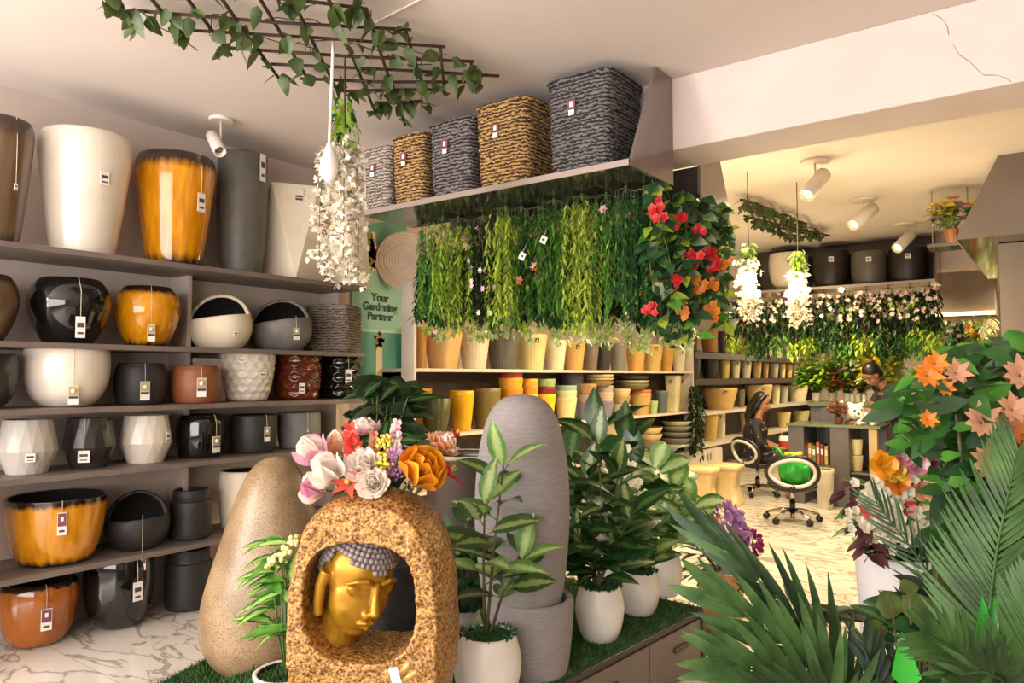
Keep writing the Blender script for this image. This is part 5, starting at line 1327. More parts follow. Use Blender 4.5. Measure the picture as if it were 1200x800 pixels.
def turf(name, label, loc, rz, wx, wy, n, hgt=.022):
    t = thing(name, label, 'artificial grass', loc, rz)
    b = MB(); b.box((0, 0, .004), (wx, wy, .008), m_turf); b.build('backing', t)
    b = MB(); vs = []; fs = []
    for i in range(n):
        x = rnd.uniform(-wx / 2, wx / 2); y = rnd.uniform(-wy / 2, wy / 2); a = rnd.uniform(0, PI); h = hgt * rnd.uniform(.6, 1.2); w_ = .003
        k = len(vs); vs += [(x + cos(a) * w_, y + sin(a) * w_, .007), (x - cos(a) * w_, y - sin(a) * w_, .007), (x + rnd.gauss(0, .008), y + rnd.gauss(0, .008), .007 + h)]; fs.append((k, k + 1, k + 2))
    b.add(vs, fs, G_GRASS, False); o = b.build('blades', t); o['kind'] = 'stuff'
    return t
turf('grass_mat', 'green artificial grass mat covering the top of the low display bench', bo + Vector((0, 0, BH - .007)), brz, BW - .01, BL - .01, 30000)
TOPZ = BH + .003
gm = pz(205, 776, 0)
ep = pz(316, 790, 0)
turf('grass_mat', 'green artificial grass mat on the marble floor under the egg-shaped stone', (ep.x + .02, ep.y - .06, .001), math.atan2(.6, .8) - .3, .86, .62, 11000)

# ------------------------------------------------------------------ stones
m_egg = mat('speckled_tan_stone', '#7d664b', '#a08766', rough=.38, scale=4, bump=.12, bscale=120)
N_, L_, b_ = nodes(m_egg); src = b_.inputs['Base Color'].links[0].from_socket
n_ = N_.new('ShaderNodeTexNoise'); n_.inputs['Scale'].default_value = 160; n_.inputs['Detail'].default_value = 1; tc_ = N_.new('ShaderNodeTexCoord'); L_.new(tc_.outputs['Object'], n_.inputs['Vector'])
r_ = N_.new('ShaderNodeValToRGB'); r_.color_ramp.elements[0].position = .36; r_.color_ramp.elements[0].color = (.45, .36, .28, 1); r_.color_ramp.elements[1].position = .48; r_.color_ramp.elements[1].color = (1, 1, 1, 1); L_.new(n_.outputs['Fac'], r_.inputs['Fac'])
x_ = N_.new('ShaderNodeMixRGB'); x_.blend_type = 'MULTIPLY'; x_.inputs['Fac'].default_value = .8; L_.new(src, x_.inputs['Color1']); L_.new(r_.outputs['Color'], x_.inputs['Color2']); L_.new(x_.outputs['Color'], b_.inputs['Base Color'])
te = depth(ep); k_ = te / FL / 1.045
pe = [(.30, .0), (.55, .012), (.80, .07), (.96, .16), (1.0, .25), (.97, .35), (.88, .47), (.76, .60), (.63, .74), (.50, .86), (.35, .945), (.18, .988), (.02, 1)]
t_ = thing('egg_stone', 'tall tan speckled egg-shaped stone on the floor beside the golden statue', 'stone', (ep.x, ep.y, .010))
b = MB(); b.lathe([(r * 80 * k_, z * 252 * te / FL) for r, z in smooth(pe, 5)], m_egg, 64, fn=lambda a, i, r, z: (r * (1 + .012 * sin(2 * a + z * 2)), z))
b.v = [(x + .05 * z - .03, y, z) for x, y, z in b.v]
b.build('body', t_)
gp = pz(619, 784, TOPZ); tg_ = depth(gp); kg = tg_ / FL
m_gstone = mat('grey_brushed_stone', '#7c7674', '#99928f', rough=.75, scale=34, stretch=(.7, .7, 5), bump=.5, bscale=60, lo=.15, hi=.85)
t_ = thing('stone_planter', 'round grey stone planter on the grass mat holding the tall grey stone', 'planter', (gp.x, gp.y, TOPZ))
PRr = 53.5 * kg; PHh = pt(619, 700, tg_).z - TOPZ
potmesh([(.80, 0), (.86, .02), (.93, .3), (.985, .7), (1, .94), (.99, 1)], PRr, PHh, m_gstone, m_gstone, 56, th=.028).build('body', t_)
oz0 = TOPZ + .03; oz1 = pt(612, 462, tg_ + .02).z
og = pt(612, 600, tg_ + .02)
pg = [(.30, 0), (.52, .01), (.66, .08), (.80, .20), (.92, .35), (.99, .50), (1, .58), (.97, .70), (.88, .82), (.74, .91), (.55, .965), (.30, .993), (.02, 1)]
t_ = thing('oval_stone', 'tall grey brushed oval stone standing inside the round stone planter', 'stone', (og.x, og.y, oz0))
b = MB(); b.lathe([(r * 56 * kg, z * (oz1 - oz0)) for r, z in smooth(pg, 5)], m_gstone, 64); b.build('body', t_)
# wide brown bowl on a plinth behind, left of the oval stone
bp_ = pt(545, 560, 4.0)
t_ = thing('stone_bowl', 'wide dark brown bowl planter with cream rim behind the oval stone', 'planter', (bp_.x, bp_.y, .001))
Hb = pt(545, 533, 4.0).z
potmesh([(.7, 0), (.86, .05), (.92, .4), (.97, .8), (1, 1)], 46 * 4.0 / FL, Hb, mat('umber_glaze', '#2c1f17', '#3d2c21', rough=.7, scale=8), m_brownp, 48, th=.03).build('body', t_)
b = MB(); b.lathe([(46 * 4 / FL * (1 + .03 * cos(q)), Hb + .012 * sin(q)) for q in [2 * PI * k / 8 for k in range(9)]], mat('rim_cream', '#9a8a72', '#b5a68c', rough=.4, scale=20), 48, capb=False); b.build('rim', t_)

# ------------------------------------------------------------------ golden statue
def evalmesh(o):
    bpy.context.view_layer.update()
    me = bpy.data.meshes.new_from_object(o.evaluated_get(bpy.context.evaluated_depsgraph_get()))
    return me
m_arch = mat('hammered_bronze', '#5a3413', '#b98a4a', rough=.42, metal=.3, scale=105, lo=.36, hi=.60, bump=.6, bscale=105, detail=2)
m_gold = mat('gold_paint', '#9a6d16', '#b98a24', rough=.36, metal=.55, scale=5)
m_curl = mat('silver_curls', '#6f6460', '#8e8380', rough=.5, metal=.2, scale=60)
TS = 2.42
sp = pt(440, 690, TS); dh = Vector((sp.x, sp.y, 0)).normalized()
srz = math.atan2(dh.y, dh.x) - PI / 2 - math.radians(17)
statue = thing('arch_statue', 'golden hammered arch statue framing a serene gilded face, with flowers in its top', 'statue', (sp.x, sp.y, TOPZ), srz)
ks = TS / FL
zt = pt(440, 574, TS).z - TOPZ; hwid = .262
def solid(rx, rz0, rz1, dep, cx, ex, n=56, taper=None, dpow=2.6):
    """superellipse slab between z = rz0 and rz1, rounded front to back"""
    b = MB(); vs = []; fs = []; m = 13; cz = (rz0 + rz1) / 2; rz = (rz1 - rz0) / 2
    for j in range(m):
        v = -1 + 2 * j / (m - 1); sc_ = (1 - abs(v) ** dpow * .999) ** (1 / dpow) if taper is None else taper
        sc_ = max(.5, sc_) if taper is None else sc_
        for k in range(n):
            a = 2 * PI * k / n; c_, s_ = cos(a), sin(a)
            q = (abs(c_) ** ex + abs(s_) ** ex) ** (-1 / ex)
            vs.append((cx + rx * q * c_ * (.80 + .20 * sc_), v * dep, cz + rz * q * s_ * (.86 + .14 * sc_)))
    for j in range(m - 1):
        for k in range(n):
            k2 = (k + 1) % n; fs.append(((j + 1) * n + k, (j + 1) * n + k2, j * n + k2, j * n + k))
    fs.append(tuple(range(n))); fs.append(tuple((m - 1) * n + k for k in range(n - 1, -1, -1)))
    b.add(vs, fs, m_arch); return b.build('tmp')
zh = lambda y: pt(440, y, TS).z - TOPZ
A_ = solid(hwid, -.03, zt, .15, 0, 2.7)
H1 = solid(.178, zh(756), zh(627), .30, -.008, 2.9, taper=1)
H2 = solid(.17, -.2, zh(786), .30, -.02, 3.0, taper=1)
for h in (H1, H2):
    md = A_.modifiers.new('cut', 'BOOLEAN'); md.operation = 'DIFFERENCE'; md.object = h; md.solver = 'EXACT'
md = A_.modifiers.new('r', 'REMESH'); md.mode = 'VOXEL'; md.voxel_size = .0055
md = A_.modifiers.new('s', 'SMOOTH'); md.iterations = 10; md.factor = .5
me = evalmesh(A_)
for o in (A_, H1, H2): bpy.data.objects.remove(o)
_nr = [Vector(v.normal) for v in me.vertices]
for v, nv in zip(me.vertices, _nr):
    c = Vector(v.co); n = noise.noise(c * 55) * .5 + noise.noise(c * 28) * .5 + noise.noise(c * 7) * .9
    c = c + nv * n * .0075; c.z = max(0, c.z); v.co = c
for p_ in me.polygons: p_.use_smooth = True
me.materials.clear(); me.materials.append(m_arch)
o = bpy.data.objects.new('arch', me); C.objects.link(o); o.parent = statue
# gilded face inside the left half of the opening
Sg = 1.28
rgt_l = Vector((cos(-srz), sin(-srz), 0))
inv = Matrix.Rotation(-srz, 3, 'Z')
RG = inv @ RGT; TOW = inv @ Vector((-dh.x, -dh.y, 0))
f_ = (TOW * 1.0 + RG * .62 + Vector((0, 0, -.42))).normalized()
up_ = Vector((0, 0, 1)) + RG * .16
up_ = (up_ - f_ * up_.dot(f_)).normalized(); sd_ = up_.cross(f_)
hc = inv @ (pt(419, 681, TS - .02) - Vector(statue.location))
R3 = Matrix((f_, sd_, up_)).transposed()
P = lambda x, y, z: hc + (f_ * x + sd_ * y + up_ * z) * Sg
b = MB()
b.ball(P(-.015, 0, .035), .098 * Sg, m_gold, 48, (1.0, .86, 1.0), R3)
b.ball(P(.022, 0, -.02), .082 * Sg, m_gold, 48, (.86, .92, 1.22), R3)
b.ball(P(.040, 0, -.092), .034 * Sg, m_gold, 32, (.95, 1.15, .85), R3)
for y in (-1, 1):
    b.ball(P(.052, y * .036, -.032), .034 * Sg, m_gold, 32, (.72, .9, 1.05), R3)
    b.ball(P(.062, y * .036, .020), .023 * Sg, m_gold, 32, (.62, 1.25, .62), R3)
    b.tube([P(.086, y * .012, .040), P(.088, y * .030, .052), P(.078, y * .052, .046), P(.058, y * .070, .030)], [.006 * Sg, .007 * Sg, .006 * Sg, .004 * Sg], m_gold, 14)
    b.tube([P(.074, y * .015, .010), P(.079, y * .034, .004), P(.066, y * .058, .012)], [.004 * Sg, .006 * Sg, .004 * Sg], m_gold, 14)
    b.ball(P(.094, y * .0125, -.036), .0115 * Sg, m_gold, 16)
    b.tube([P(-.01, y * .088, .03), P(-.012, y * .094, -.01), P(-.006, y * .090, -.055), P(-.002, y * .084, -.085)], [.018 * Sg, .014 * Sg, .013 * Sg, .012 * Sg], m_gold, 16)
b.tube([P(.082, 0, .044), P(.092, 0, .015), P(.104, 0, -.012), P(.114, 0, -.030)], [.009 * Sg, .0095 * Sg, .012 * Sg, .0125 * Sg], m_gold, 18)
b.tube([P(.084, -.026, -.063), P(.096, -.008, -.057), P(.095, 0, -.0585), P(.096, .008, -.057), P(.084, .026, -.063)], [.003 * Sg, .0065 * Sg, .006 * Sg, .0065 * Sg, .003 * Sg], m_gold, 14)
b.tube([P(.083, -.022, -.067), P(.093, 0, -.0725), P(.083, .022, -.067)], [.003 * Sg, .008 * Sg, .003 * Sg], m_gold, 14)
b.tube([P(-.02, 0, -.05), P(-.02, 0, -.13), P(-.03, 0, -.19)], [.055 * Sg, .052 * Sg, .07 * Sg], m_gold, 18)
remesh(b.build('face', statue), .0032, 10)
b = MB()
for i in range(700):
    z = rnd.uniform(0, 1)
for j in range(15):
    th = j / 14 * 1.75
    n = max(1, int(2 * PI * sin(th) * .10 / .0135))
    for k in range(n):
        a = 2 * PI * (k + .5 * (j % 2)) / n
        d = Vector((sin(th) * cos(a), sin(th) * sin(a), cos(th)))
        q = Vector((-.015 + d.x * .104, d.y * .091, .037 + d.z * .104))
        if d.x > 0 and d.z < .50 - .25 * (1 - abs(d.y)): continue
        if d.x > -.2 and d.z < .15: continue
        b.ball(P(*q), .0088 * Sg, m_curl, 7)
b.build('hair_curls', statue)
# white tag and gilded twig at the foot
b = MB(); q = inv @ (pt(463, 792, TS - .20) - Vector(statue.location)); b.box(q, (.028, .004, .05), m_card, Matrix.Rotation(-.3, 3, 'Y')); b.build('price_tag', statue)
b = MB()
for x0, y0, x1, y1 in ((470, 800, 497, 782), (468, 792, 484, 772)):
    b2 = [inv @ (pt(x0, y0, TS - .165) - Vector(statue.location)), inv @ (pt((x0 + x1) / 2 + 2, (y0 + y1) / 2 - 3, TS - .175) - Vector(statue.location)), inv @ (pt(x1, y1, TS - .165) - Vector(statue.location))]
    b = MB(); b.tube(b2, [.012, .010, .006], mat('gilt_twig', '#b08a48', '#c9a560', rough=.4, metal=.3, scale=30), 8); b.build('twig', statue)

# ------------------------------------------------------------------ flowers in the statue top
m_petalw = leaf_mat('cream_pink_petal', '#e9d9cc', '#f4ece2', scale=14, rough=.5); m_petalpk = leaf_mat('rose_petal', '#d98fb0', '#e8b4c4', scale=14, rough=.5); m_coral = leaf_mat('coral_petal', '#d63a34', '#ea6a58', scale=14, rough=.5)
m_peach = leaf_mat('peach_petal', '#e09a68', '#eec09a', scale=14, rough=.5); m_lilac = leaf_mat('lilac_petal', '#b06ab0', '#cf9ac8', scale=20, rough=.5); m_amberp = leaf_mat('amber_petal', '#c9760c', '#e69a1c', scale=12, rough=.5); m_org = leaf_mat('golden_orange_petal', '#dc8a10', '#f2b02c', scale=12, rough=.5); m_yb = mat('yellow_bud', '#d8c02c', '#e8d860', rough=.5, scale=30)
STOP = zt + TOPZ
GF = 'artificial flowers in the statue top'
def stem_to(b, p, base): b.tube([base, base.lerp(p, .5) + Vector((0, 0, .01)), p], .004, m_stemg, 6)
def flower(kind, label, px, py, t0, size, mats, lean=(0, 0), name=None):
    tip = pt(px, py, t0)
    base = pt(440 + (px - 440) * .45, 592, TS + .02); base.z = STOP - .035
    t = thing(name or {'tulip': 'tulip', 'spike': 'gladiolus', 'berries': 'berry_spray', 'peony': 'peony', 'lily': 'lily'}[kind], label, 'artificial flower', base, 0, GF)
    q = tip - base; s = MB(); stem_to(s, q * .92, Vector()); s.build('stem', t)
    b = MB(); tow = (CAM - tip).normalized()
    ax = (q.normalized() * .8 + tow * .35).normalized()
    u = ax.orthogonal().normalized(); v = ax.cross(u)
    if kind == 'tulip':
        for ring, (n, r, op) in enumerate(((3, .55, .10), (3, .75, .22), (4, 1.0, .42))):
            for k in range(n):
                a = 2 * PI * (k + .5 * ring) / n; o_ = u * cos(a) + v * sin(a)
                b.leaf(q - ax * size * .55 + o_ * size * .10, ax + o_ * op, -o_ + ax * .1, size * (1.25 - .08 * ring), size * .95, mats[min(ring, len(mats) - 1)], 7, 4, -.22 + .35 * (ring == 2), -.35)
    elif kind == 'cup':
        for ring, (n, op, l) in enumerate(((4, .02, .75), (5, .14, .9), (6, .30, 1.0), (6, .52, 1.0), (5, .8, .85))):
            for k in range(n):
                a = 2 * PI * (k + .45 * ring) / n; o_ = u * cos(a) + v * sin(a)
                b.leaf(q - ax * size * .6 + o_ * size * .08 * ring, ax + o_ * op, ax * .2 - o_, size * l * 1.15, size * .85, mats[min(ring // 2, 2)], 7, 4, -.25, -.3, .01)
    elif kind == 'peony':
        for ring in range(6):
            for k in range(5 + ring):
                a = 2 * PI * (k + .37 * ring) / (5 + ring) + rnd.uniform(-.1, .1); o_ = u * cos(a) + v * sin(a)
                b.leaf(q - ax * size * .3 + o_ * size * .06 * ring, ax * (1.25 - .19 * ring) + o_ * (.15 + .2 * ring), ax * .6 - o_, size * rnd.uniform(.75, .95), size * rnd.uniform(.55, .75), rnd.choice(mats), 6, 4, -.25, -.25, .015)
    elif kind == 'lily':
        for k in range(6):
            a = 2 * PI * k / 6 + .3 * (k % 2); o_ = u * cos(a) + v * sin(a)
            b.leaf(q - ax * size * .3, ax * .7 + o_ * .8, ax - o_ * .5, size * 1.05, size * .42, rnd.choice(mats), 5, 0, .35, .2)
        for k in range(5):
            a = 2 * PI * k / 5; o_ = u * cos(a) + v * sin(a); b.tube([q - ax * size * .2, q + ax * size * .35 + o_ * size * .1], .003, m_yb, 4)
    elif kind == 'spike':
        L = size * 3.2
        for i in range(9):
            c = q - q.normalized() * L * (i / 9) ; a0 = i * 2.4
            for k in range(5):
                a = 2 * PI * k / 5 + i; o_ = u * cos(a) + v * sin(a)
                d0 = (u * cos(a0) + v * sin(a0)) * .35 + tow * .6
                b.leaf(c, o_ * .6 + d0 * .7, d0, size * (.35 + .06 * i), size * (.34 + .05 * i), rnd.choice(mats), 4, 4, .15, .2, .02)
    elif kind == 'berries':
        L = size * 2.4
        for i in range(46):
            c = q - q.normalized() * L * rnd.random() + Vector((rnd.gauss(0, 1), rnd.gauss(0, 1), rnd.gauss(0, 1))) * size * .28
            b.ball(c, size * rnd.uniform(.13, .2), rnd.choice(mats), 7)
    b.build('blossom', t)
    return t
flower('tulip', 'tall cream tulip flushed pink at the left of the statue bouquet', 366, 528, TS, .085, (m_petalw, m_petalw, m_petalpk))
flower('tulip', 'cream white tulip leaning over the left shoulder of the statue', 384, 552, TS - .06, .085, (m_petalw,))
flower('tulip', 'pink edged tulip drooping lowest at the left of the bouquet', 368, 572, TS - .03, .07, (m_petalpk, m_petalpk, m_petalw))
flower('tulip', 'pale cream tulip between the pink one and the coral spike', 397, 520, TS + .06, .07, (m_petalw, m_peach))
flower('spike', 'coral red gladiolus spike near the centre left of the bouquet', 409, 500, TS, .062, (m_coral,))
flower('spike', 'peach gladiolus spike behind the cream blossom', 438, 508, TS + .06, .045, (m_peach,))
flower('peony', 'pale pink peony at the top centre of the bouquet', 426, 502, TS + .1, .06, (m_petalw, m_petalpk))
flower('peony', 'cream white peony in front at the centre of the bouquet', 425, 545, TS - .04, .066, (m_petalw,))
flower('peony', 'small cream peony low in the centre of the bouquet', 436, 566, TS - .08, .05, (m_petalw, m_petalw))
flower('lily', 'coral lily low beside the coral gladiolus', 408, 566, TS - .07, .055, (m_coral,))
flower('berries', 'upper yellow berry spray in the bouquet', 453, 508, TS, .038, (m_yb,))
flower('berries', 'lower yellow berry spray in the bouquet', 448, 536, TS - .05, .038, (m_yb,))
flower('spike', 'pale pink hyacinth spike rising at the right of the bouquet', 465, 495, TS + .02, .05, (m_petalpk, m_petalw))
flower('berries', 'lilac berry spray beside the golden orange peony', 468, 528, TS - .03, .042, (m_lilac,), name='berry_spray')
flower('cup', 'large golden orange cup-shaped rose at the right of the bouquet', 496, 548, TS - .04, .098, (m_org, m_org, m_amberp), name='rose')
flower('peony', 'blush white peony at the right end of the bouquet', 520, 520, TS + .08, .06, (m_petalw, m_peach))
flower('lily', 'bright red lily behind the right end of the bouquet', 527, 552, TS + .14, .075, (m_red,))
flower('lily', 'small red lily above the blush white peony', 535, 508, TS + .16, .045, (m_red,))

# black planter behind the statue
o_ = pt(452, 700, 3.0)
t_ = thing('planter', 'tall black planter on the grass mat behind the golden statue', 'planter', (o_.x, o_.y, TOPZ))
potmesh(T_TALL, .165, pt(452, 655, 3.0).z - TOPZ, m_blackm, m_dark_in, 44).build('body', t_)
# ------------------------------------------------------------------ potted plants on the bench
m_potw = mat('white_ceramic', '#d8d0c4', '#e0d9ce', rough=.4, scale=8)
m_moss = mat('moss', '#1d3a1c', '#335a2a', rough=.95, scale=60, bump=1, bscale=80)
L_ZZ = leaf_mat('rubber_leaf', '#263f1c', '#47632f', scale=10, rough=.35, vein='#87985a', vw=.22); L_PEP = leaf_mat('peperomia_leaf', '#2f6230', '#55833f', scale=16, rough=.45, vein='#b4ca8a', vw=.5); L_BIG = leaf_mat('broad_dark_leaf', '#12290f', '#2a4d22', scale=8, rough=.35, vein='#4a6a38', vw=.12)
L_LITE = leaf_mat('light_vein_leaf', '#44702f', '#6e9448', scale=12, rough=.4, vein='#a2ba72', vw=.4)
def white_pot(t, R, Hh, ribbed=0):
    pr = [(.62, 0), (.70, .02), (.88, .22), (1, .52), (.98, .72), (.88, .92), (.84, 1)]
    potmesh(pr, R, Hh, m_potw, m_dark_in, 64, ribs(ribbed, .012) if ribbed else None).build('pot', t)
    b = MB(); b.lathe([(R * .80, Hh * .90), (R * .72, Hh * .97), (R * .4, Hh * 1.02), (.004, Hh * 1.03)], m_moss, 28, capb=False, fn=lambda a, i, r, z: (r, z + .006 * noise.noise((cos(a) * r * 60, sin(a) * r * 60, i)))); b.build('moss', t)
    bl = MB()
    for i in range(150):
        a = rnd.uniform(0, 2 * PI); r = R * .82 * math.sqrt(rnd.random()); bl.leaf((cos(a) * r, sin(a) * r, Hh * .97), (cos(a) * .6 + rnd.gauss(0, .3), sin(a) * .6 + rnd.gauss(0, .3), 1), (0, -1, .3), .03, .012, G_DEEP, 2, 0, .2)
    bl.build('moss_tufts', t)
def stemmed(name, label, px, py, t0, wpx, hpx, ztop_px, stems, mats, nl, ll, lw, shape=0, ribbed=0, base_z=None, bend=.3, spread=1.0, lowest=.15, pitch=.5):
    """white pot + upright stems with leaves; stems = list of photo pixels for stem tips"""
    o = pz(px, py, TOPZ if base_z is None else base_z); o.z += .001; k = depth(o) / FL
    t = thing(name, label, 'potted plant', o)
    R = wpx / 2 * k; Hh = hpx * k; white_pot(t, R, Hh, ribbed)
    bs = MB(); bl = MB(); FC = (CAM - o); FC.z = 0; FC.normalize()
    for i, (tx, ty, dt) in enumerate(stems):
        tip = pt(tx, ty, depth(o) + dt) - o; base = Vector((rnd.uniform(-.2, .2) * R, rnd.uniform(-.2, .2) * R, Hh * .95))
        mid = base.lerp(tip, .5) + Vector((rnd.uniform(-.02, .02), rnd.uniform(-.02, .02), .02))
        pts = [base, base.lerp(mid, .5), mid, mid.lerp(tip, .5), tip]
        bs.tube(pts, [.007, .006, .005, .004, .003], m_stemb, 8)
        for j in range(nl):
            q = lowest + (1 - lowest) * (j + .5) / nl; s_ = q * 3.999; jj = int(s_); p = pts[jj].lerp(pts[jj + 1], s_ - jj)
            a = j * 2.4 + i; up = pitch + .9 * (j / nl) ** 3
            d = Vector((cos(a), sin(a), up)); pe_ = p + d.normalized() * .035 * spread
            bs.tube([p, pe_], .002, m_stemg, 4)
            bl.leaf(pe_, d + Vector((0, 0, -.15)), Vector((-cos(a) * up, -sin(a) * up, 1)) + FC * rnd.uniform(.2, 1.3), ll * rnd.uniform(.75, 1.2), lw * rnd.uniform(.8, 1.15), rnd.choice(mats), 6, shape, bend, .22, .01)
        bl.leaf(tip, Vector((rnd.uniform(-.4, .4), rnd.uniform(-.4, .4), 1)), (0, -1, .2), ll, lw, mats[-1], 6, shape, .1, .2)
    bs.build('stems', t); bl.build('leaves', t)
    return t
m_stemb = mat('plant_stem', '#4a3524', '#5e6038', rough=.7, scale=14)
stemmed('potted_plant', 'leafy rubber-leaved plant in the nearest white pot before the grey stone planter', 571, 822, 0, 80, 78, 0, [(590, 545, .02), (568, 590, -.05), (612, 655, .04)], (L_ZZ, L_ZZ, L_LITE), 9, .175, .085, 0, lowest=.32)
stemmed('potted_plant', 'tall dark leaved plant in a white pot just right of the grey stone planter', 703, 748, 0, 57, 60, 0, [(702, 520, .08), (725, 555, .05), (688, 560, .12), (738, 605, -.02), (668, 590, .02), (678, 640, .05), (722, 650, .0)], (L_BIG, L_BIG, G_DEEP, L_ZZ), 13, .18, .095, 0, lowest=.18)
stemmed('potted_plant', 'plant with broad silvery leaves in the second ribbed white pot', 749, 718, 0, 48, 48, 0, [(742, 640, -.02), (728, 625, .02), (760, 655, -.04)], (L_BIG, L_PEP, L_LITE), 8, .17, .12, 1, 36, lowest=.3)
stemmed('potted_plant', 'round-leaved variegated plant in the farthest ribbed white pot on the bench', 780, 697, 0, 38, 46, 0, [(768, 548, .05), (790, 570, .0), (812, 590, -.04), (750, 575, .08), (802, 620, -.02), (770, 620, -.05)], (L_PEP, L_PEP, L_LITE), 10, .15, .125, 4, 30, lowest=.25)
stemmed('potted_plant', 'dark broad-leaved plant at the back of the bench behind the variegated one', 716, 690, 0, 44, 46, 0, [(700, 505, .1), (735, 520, .08), (670, 535, .12), (748, 545, .0)], (L_BIG, G_DEEP, L_BIG), 9, .26, .14, 0, lowest=.3)
stemmed('potted_plant', 'dark plant in shade between the statue and the grey stone planter', 540, 760, 0, 50, 46, 0, [(548, 610, .1), (535, 640, .0), (560, 660, .05)], (L_BIG, G_DEEP), 11, .15, .075, 0, lowest=.2)
for o in list(C.objects):
    if o.get('label', '').startswith('dark broad-leaved plant at the back'):
        for x, y, r in ((728, 529, .05), (737, 546, .045), (745, 566, .045), (752, 580, .03)):
            b = MB(); cluster(b, (0, 0, 0), r, leaf_mat('cream_petal', '#d9d0a8', '#ece6cc', scale=20), 10, (.5, -.8, .3)); b.build('flower_head', o, pt(x, y, depth(o.location) - .28) - Vector(o.location))
# striped plant left of the statue
o_ = pz(338, 800, TOPZ - .1); o_ = pt(336, 790, 2.95); o_.z = .012
t_ = thing('potted_plant', 'striped green leafy plant with pale yellow blossom between egg stone and statue', 'potted plant', o_)
L_STR = leaf_mat('striped_leaf', '#1f4f1a', '#3d7a2c', scale=9, rough=.4, vein='#a8cf66', vw=.5)
zr_ = pt(336, 790, 2.95).z
potmesh(T_CUP, .13, zr_ + .0, m_potw, m_dark_in, 40).build('pot', t_)
bs = MB(); bl = MB(); bf = MB()
for i in range(40):
    y = rnd.uniform(620, 750); x = rnd.uniform(318, 352)
    p = pt(x, y, 2.95 + rnd.uniform(-.08, .12)) - o_
    if i % 3 == 0: bs.tube([(0, 0, zr_ * .9), p * .6 + Vector((0, 0, .05)), p], .004, m_stemg, 5)
    a = rnd.uniform(0, 2 * PI); d = -RGT * rnd.uniform(.2, 1.1) + Vector((cos(a) * .5, sin(a) * .5, rnd.uniform(-.4, .35)))
    bl.leaf(p, d, (0, -.5, 1), rnd.uniform(.13, .19), rnd.uniform(.045, .06), L_STR if i % 3 else G_MID, 6, 0, .35, .25)
for x, y in ((344, 638), (337, 645), (329, 650), (322, 655), (349, 632), (316, 657)):
    c = pt(x, y, 2.82) - o_
    for k in range(7): bf.ball(c + Vector((rnd.gauss(0, 1), rnd.gauss(0, 1), rnd.gauss(0, 1))) * .010, .010, mat('pale_yellow_bud', '#dcd078', '#ece2a0', rough=.5, scale=40), 7)
bs.build('stems', t_); bl.build('leaves', t_); bf.build('blossoms', t_)
# plant behind, under the poster
o_ = pt(440, 560, 5.1); o_.z = .001
t_ = thing('potted_plant', 'dark leafy potted plant standing on the floor below the teal poster', 'potted plant', o_)
potmesh(T_CUP, .20, .62, m_slate, m_dark_in, 36).build('pot', t_)
bs = MB(); bl = MB()
for i in range(190):
    x = rnd.uniform(420, 480); y = rnd.uniform(446, 565); p = pt(x, y, 5.1 + rnd.uniform(-.3, .2)) - o_
    if i % 4 == 0: bs.tube([(0, 0, .55), (p.x * .4, p.y * .4, p.z * .7), p], .006, m_stemg, 5)
    a = rnd.uniform(0, 2 * PI); bl.leaf(p, (cos(a), sin(a), rnd.uniform(-.5, .4)), (.4, -.7, .6), rnd.uniform(.14, .24), rnd.uniform(.06, .10), G_BLACK if i % 3 else L_BIG, 5, 0, .3, .2)
bs.build('stems', t_); bl.build('leaves', t_)

# flower tub beyond the bench
o_ = pt(845, 700, 4.35); o_.z = .001; zr_ = pt(845, 668, 4.35).z
t_ = thing('flower_tub', 'tan tub of purple, magenta and orange flowers beyond the end of the bench', 'potted flowers', o_)
potmesh([(.8, 0), (1, 1)], .12, zr_, sm('#a87c42'), m_dark_in, 40, sq=6, k=1).build('tub', t_)
bs = MB(); bl = MB()
for i in range(46):
    x = rnd.uniform(790, 868); y = rnd.uniform(625, 690); p = pt(x, y, 4.35 + rnd.uniform(-.15, .15)) - o_
    if i % 3 == 0: bs.tube([(0, 0, zr_ * .9), p * .5 + Vector((0, 0, zr_ * .6)), p], .004, m_stemb, 4)
    a = rnd.uniform(0, 2 * PI); bl.leaf(p, (cos(a), sin(a), rnd.uniform(-.2, .6)), (0, -.4, 1), .12, .035, G_BLACK if i % 3 else L_LITE, 3, 0, .3)
bs.build('stems', t_); bl.build('leaves', t_)
m_mag = leaf_mat('magenta_petal', '#7d1f55', '#a53a78', scale=20); m_hyd = leaf_mat('hydrangea_petal', '#a374b4', '#cda6d4', scale=20); m_maroon = leaf_mat('maroon_petal', '#6a1f1c', '#8e3a30', scale=20)
for x, y, r, m in ((845, 612, .125, m_hyd), (858, 628, .10, m_hyd), (876, 637, .085, m_mag), (813, 611, .075, m_orangep), (824, 622, .06, m_yellowp), (793, 619, .06, m_maroon), (830, 612, .06, m_peach), (826, 598, .04, m_coral), (803, 625, .05, m_maroon)):
    b = MB()
    for i in range(110):
        d = Vector((rnd.gauss(0, 1), rnd.gauss(0, 1), rnd.gauss(0, 1))).normalized(); b.leaf(d * r * .7, d + Vector((rnd.gauss(0, .4), rnd.gauss(0, .4), rnd.gauss(0, .4))), d.orthogonal() + d, r * .45, r * .4, m, 4, 4, .1)
    b.build('flower_head', t_, pt(x, y, 4.2) - o_)

